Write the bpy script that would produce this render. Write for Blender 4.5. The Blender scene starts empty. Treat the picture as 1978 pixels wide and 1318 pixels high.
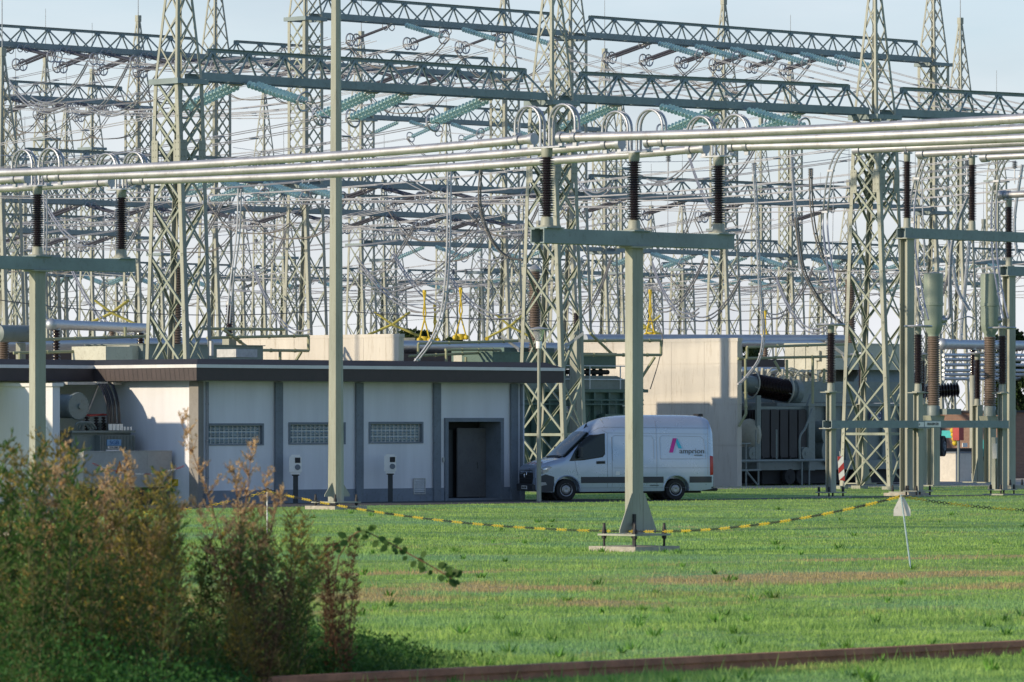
import bpy, bmesh, math, random
import numpy as np
from mathutils import Vector, Matrix
random.seed(7)
rng = np.random.default_rng(11)
scene = bpy.context.scene
COL = scene.collection
R = math.radians
# ------------------------------------------------------------------ camera, sky, sun, exposure
FPX, CX, HY, EYE = 10250.0, 989.0, 810.0, 2.55        # lens in photo pixels, centre column, horizon row, eye height
cam_d = bpy.data.cameras.new('camera')
cam = bpy.data.objects.new('camera', cam_d); COL.objects.link(cam)
cam.location = (0, 0, EYE); cam.rotation_euler = (R(90), 0, 0)
cam_d.sensor_width = 36.0; cam_d.lens = FPX/1978*36.0
cam_d.shift_y = 151.0/1978
cam_d.clip_start = 0.5; cam_d.clip_end = 6000
cam_d.dof.use_dof = True; cam_d.dof.focus_distance = 170.0; cam_d.dof.aperture_fstop = 6.3
scene.camera = cam
SUN_DIR = Vector((-0.90, -0.43, math.tan(R(17)))).normalized()
world = bpy.data.worlds.new('World'); scene.world = world; world.use_nodes = True
def build_world():
    nt = world.node_tree; nt.nodes.clear()
    N = nt.nodes.new; L = nt.links.new
    out = N('ShaderNodeOutputWorld'); bg = N('ShaderNodeBackground'); bg.inputs['Strength'].default_value = 0.15
    sky = N('ShaderNodeTexSky'); sky.sky_type = 'NISHITA'; sky.sun_disc = False
    sky.sun_elevation = R(17); sky.sun_rotation = math.atan2(SUN_DIR.x, SUN_DIR.y) % (2*math.pi)
    sky.air_density = 1.0; sky.dust_density = 0.3; sky.ozone_density = 4.5
    tc = N('ShaderNodeTexCoord'); mp = N('ShaderNodeMapping'); mp.inputs['Scale'].default_value = (9, 9, 42)
    L(tc.outputs['Generated'], mp.inputs['Vector'])
    nz = N('ShaderNodeTexNoise'); nz.inputs['Scale'].default_value = 1.6; nz.inputs['Detail'].default_value = 5; nz.inputs['Roughness'].default_value = .55
    L(mp.outputs[0], nz.inputs['Vector'])
    rp = N('ShaderNodeValToRGB'); rp.color_ramp.elements[0].position = .38; rp.color_ramp.elements[1].position = .66
    L(nz.outputs['Fac'], rp.inputs['Fac'])
    # thin veil of cloud, thickest low down
    sx = N('ShaderNodeSeparateXYZ'); L(tc.outputs['Generated'], sx.inputs[0])
    mr = N('ShaderNodeMapRange'); mr.inputs['From Min'].default_value = 0.0; mr.inputs['From Max'].default_value = 0.15
    mr.inputs['To Min'].default_value = 0.95; mr.inputs['To Max'].default_value = 0.05
    L(sx.outputs['Z'], mr.inputs['Value'])
    mul = N('ShaderNodeMath'); mul.operation = 'MULTIPLY_ADD'; mul.inputs[1].default_value = .14
    L(rp.outputs['Color'], mul.inputs[0]); L(mr.outputs[0], mul.inputs[2])
    cl = N('ShaderNodeMix'); cl.data_type = 'RGBA'
    cl.inputs['B'].default_value = (4.55, 4.85, 5.45, 1)
    cb = N('ShaderNodeMix'); cb.data_type = 'RGBA'; cb.inputs['A'].default_value = (4.6, 4.75, 5.15, 1); cb.inputs['B'].default_value = (5.6, 5.7, 6.0, 1)
    mp2 = N('ShaderNodeMapping'); mp2.inputs['Scale'].default_value = (7, 7, 22); mp2.inputs['Location'].default_value = (3.1, 0, .4); L(tc.outputs['Generated'], mp2.inputs['Vector'])
    n2 = N('ShaderNodeTexNoise'); n2.inputs['Scale'].default_value = 1.7; n2.inputs['Detail'].default_value = 6; L(mp2.outputs[0], n2.inputs['Vector'])
    r2 = N('ShaderNodeValToRGB'); r2.color_ramp.elements[0].position = .35; r2.color_ramp.elements[1].position = .62; L(n2.outputs['Fac'], r2.inputs['Fac'])
    L(r2.outputs['Color'], cb.inputs['Factor']); L(cb.outputs['Result'], cl.inputs['B'])
    L(mul.outputs[0], cl.inputs['Factor']); L(sky.outputs[0], cl.inputs['A'])
    L(cl.outputs['Result'], bg.inputs['Color']); L(bg.outputs[0], out.inputs['Surface'])
build_world()
sun_d = bpy.data.lights.new('sun', 'SUN'); sun_d.energy = 4.3; sun_d.angle = R(1.2); sun_d.color = (1.0, 0.835, 0.61)
sun = bpy.data.objects.new('sun', sun_d); COL.objects.link(sun)
sun.rotation_euler = SUN_DIR.to_track_quat('Z', 'Y').to_euler(); sun.location = (-60, -30, 40)
scene.view_settings.view_transform = 'Standard'; scene.view_settings.look = 'None'
scene.view_settings.exposure = 0.1; scene.view_settings.gamma = 1.0
scene.cycles.max_bounces = 6; scene.cycles.diffuse_bounces = 3; scene.cycles.glossy_bounces = 3
scene.cycles.transmission_bounces = 4; scene.cycles.transparent_max_bounces = 6
scene.cycles.use_denoising = True

# ------------------------------------------------------------------ frames and helpers
S2 = math.sqrt(.5)
def px(x, Y): return (x-CX)/FPX*Y
def pz(y, Y): return EYE + (HY-y)/FPX*Y
def P(x, y, Y): return Vector((px(x, Y), Y, pz(y, Y)))
def GY(y): return FPX*EYE/(y-HY)
def G(x, y): Y = GY(y); return Vector((px(x, Y), Y, 0))
def on_line(ref, x):                      # where the 45-degree row line through ref passes column x
    r = (x-CX)/FPX; t = (r*ref[1]-ref[0])/(1-r)
    return Vector((ref[0]+t, ref[1]+t, 0))
def W(o, b, a, z): return Vector((o[0]+(b-a)*S2, o[1]+(b+a)*S2, z))
BV, AV, ZV = Vector((S2, S2, 0)), Vector((-S2, S2, 0)), Vector((0, 0, 1))

class MB:
    def __init__(s): s.v = []; s.f = []; s.m = []; s.sm = []
    def add(s, vs, fs, mi=0, smooth=False):
        n = len(s.v); s.v += [tuple(v) for v in vs]
        for f in fs: s.f.append(tuple(i+n for i in f)); s.m.append(mi); s.sm.append(smooth)
    def obox(s, c, ux, uy, uz, hx, hy, hz, mi=0):
        c = Vector(c); vs = [c+ux*(sx*hx)+uy*(sy*hy)+uz*(sz*hz) for sz in (-1, 1) for sy in (-1, 1) for sx in (-1, 1)]
        s.add(vs, [(0,2,3,1),(4,5,7,6),(0,1,5,4),(2,6,7,3),(0,4,6,2),(1,3,7,5)], mi)
    def box(s, x0, x1, y0, y1, z0, z1, mi=0):
        s.obox(((x0+x1)/2,(y0+y1)/2,(z0+z1)/2), Vector((1,0,0)), Vector((0,1,0)), ZV, abs(x1-x0)/2, abs(y1-y0)/2, abs(z1-z0)/2, mi)
    def gbox(s, o, b0, b1, a0, a1, z0, z1, mi=0):    # box on the 45-degree grid
        s.obox(W(o,(b0+b1)/2,(a0+a1)/2,(z0+z1)/2), BV, AV, ZV, abs(b1-b0)/2, abs(a1-a0)/2, abs(z1-z0)/2, mi)
    def rbox(s, c, b0, b1, a0, a1, z0, z1, mi=0): s.gbox(c, b0, b1, a0, a1, c[2]+z0, c[2]+z1, mi)   # same, heights relative to c
    def bar(s, p, q, n, w, t, mi=0):                 # flat bar p-q, n: direction of thickness
        p, q = Vector(p), Vector(q); d = q-p; L = d.length
        if L < 1e-5: return
        d /= L; n = Vector(n); n = n-d*n.dot(d)
        if n.length < 1e-5: n = d.orthogonal()
        n.normalize(); u = d.cross(n)
        s.obox((p+q)/2, d, u, n, L/2, w/2, t/2, mi)
    def tube(s, pts, r, n=6, mi=0, cap=True, smooth=True):
        pts = [Vector(p) for p in pts]; rs = r if isinstance(r, (list, tuple)) else [r]*len(pts)
        d0 = (pts[1]-pts[0]).normalized(); u = d0.orthogonal().normalized(); vs = []
        for i, p in enumerate(pts):
            d = (pts[min(i+1, len(pts)-1)]-pts[max(i-1, 0)])
            if d.length < 1e-9: d = d0
            d = d.normalized(); u = u-d*u.dot(d)
            u = d.orthogonal().normalized() if u.length < 1e-6 else u.normalized()
            w = d.cross(u)
            vs += [p+(u*math.cos(k*2*math.pi/n)+w*math.sin(k*2*math.pi/n))*rs[i] for k in range(n)]
        fs = [(i*n+k, i*n+(k+1)%n, (i+1)*n+(k+1)%n, (i+1)*n+k) for i in range(len(pts)-1) for k in range(n)]
        s.add(vs, fs, mi, smooth)
        if cap:
            s.add(vs[:n], [tuple(reversed(range(n)))], mi); s.add(vs[-n:], [tuple(range(n))], mi)
    def lathe(s, o, ax, prof, n=16, mi=0, smooth=True):   # prof: (distance along ax, radius)
        o = Vector(o); ax = Vector(ax).normalized(); u = ax.orthogonal().normalized(); w = ax.cross(u); vs = []
        for t, r in prof: vs += [o+ax*t+(u*math.cos(k*2*math.pi/n)+w*math.sin(k*2*math.pi/n))*max(r, 1e-4) for k in range(n)]
        fs = [(i*n+k, i*n+(k+1)%n, (i+1)*n+(k+1)%n, (i+1)*n+k) for i in range(len(prof)-1) for k in range(n)]
        s.add(vs, fs, mi, smooth)
        s.add(vs[:n], [tuple(reversed(range(n)))], mi); s.add(vs[-n:], [tuple(range(n))], mi)
    def torus(s, c, ax, R0, r, n=20, k=6, mi=0, sx=1.0):
        c = Vector(c); ax = Vector(ax).normalized(); u = ax.orthogonal().normalized(); w = ax.cross(u)
        vs = []
        for i in range(n):
            d = u*math.cos(i*2*math.pi/n)+w*math.sin(i*2*math.pi/n)
            for j in range(k):
                th = j*2*math.pi/k; vs.append(c+d*(R0+r*math.cos(th))+ax*(r*math.sin(th)))
        s.add(vs, [(i*k+j, ((i+1)%n)*k+j, ((i+1)%n)*k+(j+1)%k, i*k+(j+1)%k) for i in range(n) for j in range(k)], mi, True)
    def quad(s, a, b, c, d, mi=0): s.add([a, b, c, d], [(0,1,2,3)], mi)
    def prism(s, poly, off, mi=0):                    # planar polygon extruded along off
        n = len(poly); off = Vector(off); vs = [Vector(p) for p in poly]+[Vector(p)+off for p in poly]
        s.add(vs, [tuple(reversed(range(n))), tuple(range(n, 2*n))]+[(i, (i+1)%n, (i+1)%n+n, i+n) for i in range(n)], mi)
    def sphere(s, c, r, n=12, mi=0, sz=1.0):
        s.lathe(Vector(c)-Vector((0,0,r*sz)), ZV, [(r*sz*(1-math.cos(i*math.pi/n)), r*math.sin(i*math.pi/n)) for i in range(n+1)], n, mi)
    def mesh(s, name, mats, M=None):
        me = bpy.data.meshes.new(name)
        vs = s.v if M is None else [tuple(M@Vector(v)) for v in s.v]
        me.from_pydata(vs, [], s.f)
        for m in (mats if isinstance(mats, (list, tuple)) else [mats]): me.materials.append(m)
        if s.f:
            me.polygons.foreach_set('material_index', s.m); me.polygons.foreach_set('use_smooth', s.sm)
            bm = bmesh.new(); bm.from_mesh(me); bmesh.ops.recalc_face_normals(bm, faces=bm.faces) if len(s.f) < 60000 else None; bm.to_mesh(me); bm.free()
        if s.f and any(s.sm): me.set_sharp_from_angle(angle=R(40))
        me.update(); return me
    def build(s, name, mats, parent=None, local=False, loc=None):
        """vertices are in world space unless local; parented parts are re-expressed in the parent's frame"""
        if parent is not None:
            M = None if local else parent_matrix(parent).inverted()
            o = bpy.data.objects.new(name, s.mesh(name, mats, M)); o.parent = parent
        else:
            if local: M = None
            else:
                if loc is None:
                    xs = np.array(s.v); loc = (float(xs[:,0].mean()), float(xs[:,1].mean()), float(xs[:,2].min()))
                M = Matrix.Translation(-Vector(loc))
            o = bpy.data.objects.new(name, s.mesh(name, mats, M))
            if loc is not None: o.location = loc
        COL.objects.link(o); return o
def parent_matrix(o):
    M = Matrix.LocRotScale(o.location, o.rotation_euler, o.scale)
    return parent_matrix(o.parent)@M if o.parent else M
def tag(o, label=None, cat=None, group=None, kind=None):
    if label: o['label'] = label
    if cat: o['category'] = cat
    if group: o['group'] = group
    if kind: o['kind'] = kind
    return o
def thing(name, loc, label, cat, group=None, rz=0.0):
    o = bpy.data.objects.new(name, None); o.empty_display_size = .3; COL.objects.link(o)
    o.location = loc; o.rotation_euler = (0, 0, rz); return tag(o, label, cat, group)
KIDS = {}
def copy_tree(o, parent=None):
    c = o.copy(); COL.objects.link(c)
    if parent is not None: c.parent = parent
    for ch in list(o.children): copy_tree(ch, c)
    return c
ORD = ['first','second','third','fourth','fifth','sixth','seventh','eighth','ninth','tenth','eleventh','twelfth','thirteenth','fourteenth','fifteenth','sixteenth','seventeenth','eighteenth','nineteenth','twentieth']
def smooth_pts(pts, n=6):                 # Catmull-Rom through points
    pts = [Vector(p) for p in pts]; out = []
    for i in range(len(pts)-1):
        p0, p1, p2, p3 = pts[max(i-1,0)], pts[i], pts[i+1], pts[min(i+2,len(pts)-1)]
        for k in range(n):
            t = k/n
            out.append(.5*((2*p1)+(p2-p0)*t+(2*p0-5*p1+4*p2-p3)*t*t+(3*p1-p0-3*p2+p3)*t**3))
    return out+[pts[-1]]
def sag_pts(p, q, sag, n=14):
    p, q = Vector(p), Vector(q)
    return [p.lerp(q, i/n)-Vector((0,0,4*sag*(i/n)*(1-i/n))) for i in range(n+1)]

# ------------------------------------------------------------------ materials
def mat(name, col, rough=.6, metal=0.0, var=.18, scale=3.0, bump=0.0, bscale=40., trans=0., spec=.5, streak=False, coat=0.):
    m = bpy.data.materials.new(name); m.use_nodes = True
    nt = m.node_tree; N = nt.nodes.new; L = nt.links.new; b = nt.nodes['Principled BSDF']
    b.inputs['Roughness'].default_value = rough; b.inputs['Metallic'].default_value = metal
    b.inputs['Specular IOR Level'].default_value = spec; b.inputs['Transmission Weight'].default_value = trans
    b.inputs['Coat Weight'].default_value = coat
    tc = N('ShaderNodeTexCoord'); vec = tc.outputs['Object']
    if streak:
        mp = N('ShaderNodeMapping'); mp.inputs['Scale'].default_value = (1, 1, .12); L(vec, mp.inputs[0]); vec = mp.outputs[0]
    nz = N('ShaderNodeTexNoise'); nz.inputs['Scale'].default_value = scale; nz.inputs['Detail'].default_value = 6; nz.inputs['Roughness'].default_value = .65
    L(vec, nz.inputs['Vector'])
    rp = N('ShaderNodeValToRGB'); e = rp.color_ramp.elements; e[0].position = .3; e[1].position = .7
    e[0].color = tuple(c*(1-var) for c in col)+(1,); e[1].color = tuple(min(1, c*(1+var*.7)) for c in col)+(1,)
    L(nz.outputs['Fac'], rp.inputs['Fac']); L(rp.outputs['Color'], b.inputs['Base Color'])
    if var >= .12 and max(col) > .1 and trans == 0:                # fine grime and scuffs over the paint
        dn = N('ShaderNodeTexNoise'); dn.inputs['Scale'].default_value = scale*7; dn.inputs['Detail'].default_value = 7; dn.inputs['Roughness'].default_value = .75
        L(vec, dn.inputs['Vector']); dr = N('ShaderNodeValToRGB'); d = dr.color_ramp.elements; d[0].position = .30; d[1].position = .46; d[0].color = (.62,.57,.50,1); d[1].color = (1,1,1,1)
        L(dn.outputs['Fac'], dr.inputs['Fac']); mm = N('ShaderNodeMix'); mm.data_type = 'RGBA'; mm.blend_type = 'MULTIPLY'; mm.inputs['Factor'].default_value = .8
        L(rp.outputs['Color'], mm.inputs['A']); L(dr.outputs['Color'], mm.inputs['B']); L(mm.outputs['Result'], b.inputs['Base Color'])
    rr = N('ShaderNodeMapRange'); rr.inputs['To Min'].default_value = max(.02, rough-.1); rr.inputs['To Max'].default_value = min(1, rough+.12)
    L(nz.outputs['Fac'], rr.inputs['Value']); L(rr.outputs[0], b.inputs['Roughness'])
    if bump:
        bn = N('ShaderNodeTexNoise'); bn.inputs['Scale'].default_value = bscale; bn.inputs['Detail'].default_value = 4
        L(tc.outputs['Object'], bn.inputs['Vector']); bp = N('ShaderNodeBump'); bp.inputs['Strength'].default_value = bump; bp.inputs['Distance'].default_value = .02
        L(bn.outputs['Fac'], bp.inputs['Height']); L(bp.outputs[0], b.inputs['Normal'])
    return m
STEEL = mat('grey_green_steel_paint', (.325,.34,.285), .55, 0, .27, 2.3, streak=True)
STEEL2 = mat('grey_green_beam_paint', (.205,.265,.275), .55, 0, .2, 1.2)
BRACE = mat('bracing_paint', (.275,.31,.25), .55, 0, .22, 2.5)
ALU = mat('weathered_aluminium_tube', (.50,.505,.53), .46, .7, .2, 1.1)
ALU2 = mat('aluminium_fitting', (.40,.42,.46), .45, .7, .15, 6)
GALV = mat('galvanised_steel', (.45,.46,.46), .5, .5, .2, 6)
WIRE = mat('stranded_conductor', (.36,.375,.41), .5, .6, .12, 3)
WIREL = mat('pale_conductor', (.46,.47,.50), .45, .6, .1, 3)
WIRED = mat('dark_conductor', (.20,.19,.18), .6, .3, .15, 3)
BROWN = mat('brown_glazed_porcelain', (.020,.010,.010), .25, 0, .25, 4, coat=.3)
TAN = mat('brown_grey_porcelain', (.165,.125,.10), .35, 0, .2, 4)
ROD = mat('grey_brown_rod_insulator', (.07,.076,.10), .5, 0, .15, 5)
GLASS = mat('teal_toughened_glass', (.56,.79,.81), .12, 0, .08, 5, trans=.2)
CAPM = mat('zinc_cap', (.34,.45,.47), .4, .5, .15, 8)
WALLW = mat('white_painted_render', (.70,.71,.75), .85, 0, .10, 1.3, .35, 60, streak=True)
SLATE = mat('slate_grey_paint', (.17,.20,.235), .7, 0, .15, 2.0, .1, 30)
PLINTH = mat('blue_grey_plinth', (.20,.235,.28), .8, 0, .15, 1.5, .3, 40)
FASC = mat('dark_slate_fascia', (.048,.035,.036), .55, 0, .25, 2.5, .15, 25)
FELT = mat('roof_felt', (.032,.034,.042), .8, 0, .3, 1.2, .3, 60)
TRIM = mat('light_metal_trim', (.62,.62,.62), .5, .3, .1, 2)
CONC = mat('pale_concrete_wall', (.58,.55,.49), .9, 0, .14, .8, .2, 30, streak=True)
CONC2 = mat('weathered_concrete', (.42,.39,.34), .95, 0, .3, 5, .5, 60)
TGREY = mat('transformer_grey_paint', (.19,.23,.225), .45, 0, .16, 1.3, .05)
TGREEN = mat('transformer_green_paint', (.085,.15,.125), .45, 0, .2, 1.3, .05)
TCREAM = mat('pale_grey_tank_paint', (.50,.50,.42), .5, 0, .14, 1.5)
RADI = mat('dark_radiator', (.035,.033,.036), .6, 0, .3, 2)
OLIVE = mat('olive_pipe_paint', (.30,.315,.19), .5, 0, .15, 2)
YEL = mat('yellow_paint', (.62,.46,.03), .45, 0, .15, 3)
YELD = mat('weathered_yellow_arm', (.46,.42,.10), .5, 0, .2, 3)
RED = mat('red_paint', (.42,.045,.04), .45, 0, .15, 3)
BLACK = mat('black_rubber', (.02,.02,.022), .6, 0, .2, 5)
CABLE = mat('black_cable', (.025,.027,.035), .4, 0, .2, 5)
WHITE = mat('white_plastic', (.78,.78,.76), .4, 0, .06, 3)
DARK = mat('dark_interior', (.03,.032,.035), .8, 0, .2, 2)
TEAL = mat('turquoise_paint', (.03,.40,.42), .4, 0, .15, 3)
SIGNB = mat('dark_blue_sign', (.03,.05,.14), .4, 0, .1, 3)
SIGNL = mat('light_blue_sign', (.16,.34,.58), .4, 0, .1, 3)
ORANGE = mat('orange_glass', (.62,.20,.03), .3, 0, .2, 6)
RUST = mat('rusty_steel_rail', (.46,.20,.125), .8, 0, .4, 3, .4, 50)
ASPH = mat('asphalt', (.065,.067,.072), .9, 0, .25, 2.5, .4, 90)
BRICK = None
def brick_mat(name, c1, c2, mortar, sc):
    m = bpy.data.materials.new(name); m.use_nodes = True; nt = m.node_tree; N = nt.nodes.new; L = nt.links.new; b = nt.nodes['Principled BSDF']
    tc = N('ShaderNodeTexCoord'); sp = N('ShaderNodeSeparateXYZ'); L(tc.outputs['Object'], sp.inputs[0])
    ad = N('ShaderNodeMath'); ad.operation = 'ADD'; L(sp.outputs[0], ad.inputs[0]); L(sp.outputs[1], ad.inputs[1])
    cb = N('ShaderNodeCombineXYZ'); L(ad.outputs[0], cb.inputs[0]); L(sp.outputs[2], cb.inputs[1])
    br = N('ShaderNodeTexBrick'); br.inputs['Scale'].default_value = sc; br.inputs['Color1'].default_value = c1+(1,); br.inputs['Color2'].default_value = c2+(1,); br.inputs['Mortar'].default_value = mortar+(1,)
    br.inputs['Mortar Size'].default_value = .015; L(cb.outputs[0], br.inputs['Vector']); L(br.outputs['Color'], b.inputs['Base Color']); b.inputs['Roughness'].default_value = .9
    return m
BRICK = brick_mat('brown_brick', (.23,.13,.09), (.17,.10,.075), (.28,.25,.22), 4)
BRICKR = brick_mat('purple_brick', (.12,.065,.075), (.09,.05,.06), (.2,.19,.19), 4)
# ------------------------------------------------------------------ ground, road, grass
def grass_mat(name, blade):
    m = bpy.data.materials.new(name); m.use_nodes = True; nt = m.node_tree; N = nt.nodes.new; L = nt.links.new; b = nt.nodes['Principled BSDF']
    b.inputs['Roughness'].default_value = .75; b.inputs['Specular IOR Level'].default_value = .12
    ge = N('ShaderNodeNewGeometry'); sp = N('ShaderNodeSeparateXYZ'); L(ge.outputs['Position'], sp.inputs[0])
    def math_(op, a, c=None, d=None):
        n = N('ShaderNodeMath'); n.operation = op
        for i, v in enumerate((a, c, d)):
            if v is None: continue
            if isinstance(v, (int, float)): n.inputs[i].default_value = v
            else: L(v, n.inputs[i])
        return n.outputs[0]
    c0_ = math_('SUBTRACT', sp.outputs[0], sp.outputs[1])          # constant along the row direction
    nw = N('ShaderNodeTexNoise'); nw.inputs['Scale'].default_value = .16; nw.inputs['Detail'].default_value = 5; nw.inputs['Roughness'].default_value = .6; L(ge.outputs['Position'], nw.inputs['Vector'])
    c = math_('ADD', c0_, math_('MULTIPLY', math_('SUBTRACT', nw.outputs['Fac'], .5), 9.0))
    ng = N('ShaderNodeTexNoise'); ng.inputs['Scale'].default_value = .33; ng.inputs['Detail'].default_value = 4; L(ge.outputs['Position'], ng.inputs['Vector'])
    cb = N('ShaderNodeCombineXYZ'); L(math_('MULTIPLY', c, .55), cb.inputs[0]); L(math_('MULTIPLY', math_('ADD', sp.outputs[0], sp.outputs[1]), .14), cb.inputs[1])
    n1 = N('ShaderNodeTexNoise'); n1.inputs['Scale'].default_value = .9; n1.inputs['Detail'].default_value = 6; n1.inputs['Roughness'].default_value = .62; L(cb.outputs[0], n1.inputs['Vector'])
    n2 = N('ShaderNodeTexNoise'); n2.inputs['Scale'].default_value = .5; n2.inputs['Detail'].default_value = 8; n2.inputs['Roughness'].default_value = .7; L(ge.outputs['Position'], n2.inputs['Vector'])
    n3 = N('ShaderNodeTexNoise'); n3.inputs['Scale'].default_value = 9; n3.inputs['Detail'].default_value = 3; L(ge.outputs['Position'], n3.inputs['Vector'])
    def band(c0, hw, amp):
        return math_('MULTIPLY', math_('MAXIMUM', math_('SUBTRACT', 1.0, math_('DIVIDE', math_('ABSOLUTE', math_('SUBTRACT', c, c0)), hw)), 0.0), amp)
    bands = math_('MAXIMUM', math_('MAXIMUM', band(-89.6, 1.5, .85), band(-79.5, 5.8, 1.1)), math_('MAXIMUM', band(-73.0, 3.2, .6), band(-108., 2., .2)))
    bands = math_('MULTIPLY', bands, math_('MAXIMUM', math_('MULTIPLY', math_('SUBTRACT', ng.outputs['Fac'], .36), 5.0), .1))
    dry = math_('ADD', bands, math_('MULTIPLY', math_('SUBTRACT', n1.outputs['Fac'], .53), 2.3))
    dry = math_('ADD', dry, math_('MULTIPLY', math_('SUBTRACT', n3.outputs['Fac'], .5), 1.3))
    rp = N('ShaderNodeValToRGB'); rp.color_ramp.elements[0].position = .14; rp.color_ramp.elements[1].position = .62
    L(dry, rp.inputs['Fac'])
    g = N('ShaderNodeValToRGB'); e = g.color_ramp.elements; e[0].position = .40; e[1].position = .60
    k = 1.36 if blade else 1.1
    e[0].color = (.130*k, .225*k, .048*k, 1); e[1].color = (.33*k, .45*k, .105*k, 1)
    x = e.new(.5); x.color = (.215*k, .335*k, .075*k, 1)
    L(math_('ADD', math_('MULTIPLY', n2.outputs['Fac'], .72), math_('MULTIPLY', n3.outputs['Fac'], .28)), g.inputs['Fac'])
    bl = N('ShaderNodeMix'); bl.data_type = 'RGBA'; bl.inputs['B'].default_value = (.17*k, .315*k, .14*k, 1)      # cooler blue-green patches
    ncl = N('ShaderNodeValToRGB'); ncl.color_ramp.elements[0].position = .50; ncl.color_ramp.elements[1].position = .62; L(nw.outputs['Fac'], ncl.inputs['Fac'])
    L(math_('MULTIPLY_ADD', ncl.outputs['Color'], .6, .2), bl.inputs['Factor']); L(g.outputs['Color'], bl.inputs['A'])
    mx = N('ShaderNodeMix'); mx.data_type = 'RGBA'; mx.inputs['B'].default_value = (.36*k, .275*k, .14*k, 1)
    L(math_('MULTIPLY', rp.outputs['Color'], .88), mx.inputs['Factor']); L(bl.outputs['Result'], mx.inputs['A']); L(mx.outputs['Result'], b.inputs['Base Color'])
    if blade:
        tr = N('ShaderNodeBsdfTranslucent'); L(mx.outputs['Result'], tr.inputs['Color']); ms = N('ShaderNodeMixShader'); ms.inputs[0].default_value = .35
        out = nt.nodes['Material Output']; L(b.outputs[0], ms.inputs[1]); L(tr.outputs[0], ms.inputs[2]); L(ms.outputs[0], out.inputs['Surface'])
    return m
GROUND, BLADE = grass_mat('lawn_soil_and_turf', False), grass_mat('lawn_grass_blades', True)
def build_ground():
    m = MB(); xs = [-2500,-400,-60,-20,0,20,60,400,2500]; ys = [-50,30,60,100,140,200,300,700,4500]
    vs = [(x, y, 0) for y in ys for x in xs]; n = len(xs)
    m.add(vs, [(j*n+i, j*n+i+1, (j+1)*n+i+1, (j+1)*n+i) for j in range(len(ys)-1) for i in range(n-1)])
    tag(m.build('ground', GROUND, None, True), 'mown green lawn with dry brown patches round the switchgear', 'ground', kind='structure')
    m = MB(); o = C0
    m.add([W(o,-14,-5.3,.004), W(o,16.2,-5.0,.004), W(o,16.2,-.02,.004), W(o,-14,-.02,.004)], [(0,1,2,3)])
    m.add([W(o,16.2,-5.0,.004), W(o,60,-5.2,.004), W(o,60,-3.4,.004), W(o,16.2,-3.2,.004)], [(0,1,2,3)])
    tag(m.build('road', ASPH, None, False, (o[0], o[1], .004)), 'grey asphalt service road in front of the white building', 'road', kind='structure')
    m = MB(); m.add([(-60,185,.003),(-14,176,.003),(60,236,.003),(60,420,.003),(-60,420,.003)], [(0,1,2,3,4)])
    tag(m.build('gravel_yard', CONC2, None, False, (0,250,.003)), 'pale gravel yard under the far switchgear', 'gravel', kind='structure')
C0 = G(383, 975)
RP, RQ = G(480, 1341), G(2300, 1247); RD_ = (RQ-RP).normalized()
build_ground()
def build_grass():
    def scatter(n, y0, y1, hmin, hmax, w, name, label, mat_, lean=.35):
        u = rng.random(n); Y = 1/(1/y0+(1/y1-1/y0)*u)               # denser where it is near
        X = (rng.random(n)*2-1)*Y*.108
        rel = np.stack([X-C0[0], Y-C0[1]], 1); bb = (rel[:,0]+rel[:,1])*S2; aa = (rel[:,1]-rel[:,0])*S2
        keep = ~((aa > -5.25) & (bb < 16.1) & (aa < 12)) & ~((bb >= 16) & (aa > -5.1) & (aa < -3.25))
        dr = np.abs((X-RP[0])*RD_[1]-(Y-RP[1])*RD_[0]); keep &= dr > .16
        X, Y = X[keep], Y[keep]; n = len(X)
        wv = sum(np.sin(X*a_+Y*b_+c_) for a_, b_, c_ in ((1.9,.7,.3),(-1.1,1.6,2.),(.37,-.52,4.),(3.7,2.9,1.),(-4.1,3.3,5.)))/5
        h = (hmin+(hmax-hmin)*rng.random(n)**1.6)*np.clip(1+1.0*wv, .35, 2.0); a = rng.random(n)*2*np.pi; l = (rng.random(n)*lean+.1)*h; ph = rng.random(n)*2*np.pi
        ww = w*(.6+.8*rng.random(n))
        v = np.zeros((n, 3, 3)); dx, dy = np.cos(a)*ww/2, np.sin(a)*ww/2
        v[:,0] = np.stack([X-dx, Y-dy, np.zeros(n)-.004], 1); v[:,1] = np.stack([X+dx, Y+dy, np.zeros(n)-.004], 1)
        v[:,2] = np.stack([X+np.cos(ph)*l, Y+np.sin(ph)*l, h], 1)
        me = bpy.data.meshes.new(name); me.vertices.add(3*n); me.vertices.foreach_set('co', v.reshape(-1))
        me.loops.add(3*n); me.loops.foreach_set('vertex_index', np.arange(3*n, dtype=np.int32))
        me.polygons.add(n); me.polygons.foreach_set('loop_start', np.arange(0, 3*n, 3, dtype=np.int32)); me.update(calc_edges=True)
        me.materials.append(mat_); o = bpy.data.objects.new(name, me); COL.objects.link(o); tag(o, label, 'grass', kind='stuff')
    scatter(340000, 48, 105, .015, .06, .013, 'lawn_grass', 'short green mown grass of the lawn', BLADE)
    scatter(230000, 100, 205, .015, .055, .02, 'far_lawn_grass', 'short green grass of the lawn round the van', BLADE)
    scatter(5000, 49, 110, .09, .20, .014, 'tall_grass', 'longer grass stalks standing out of the mown lawn', BLADE, .7)
build_grass()
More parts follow.
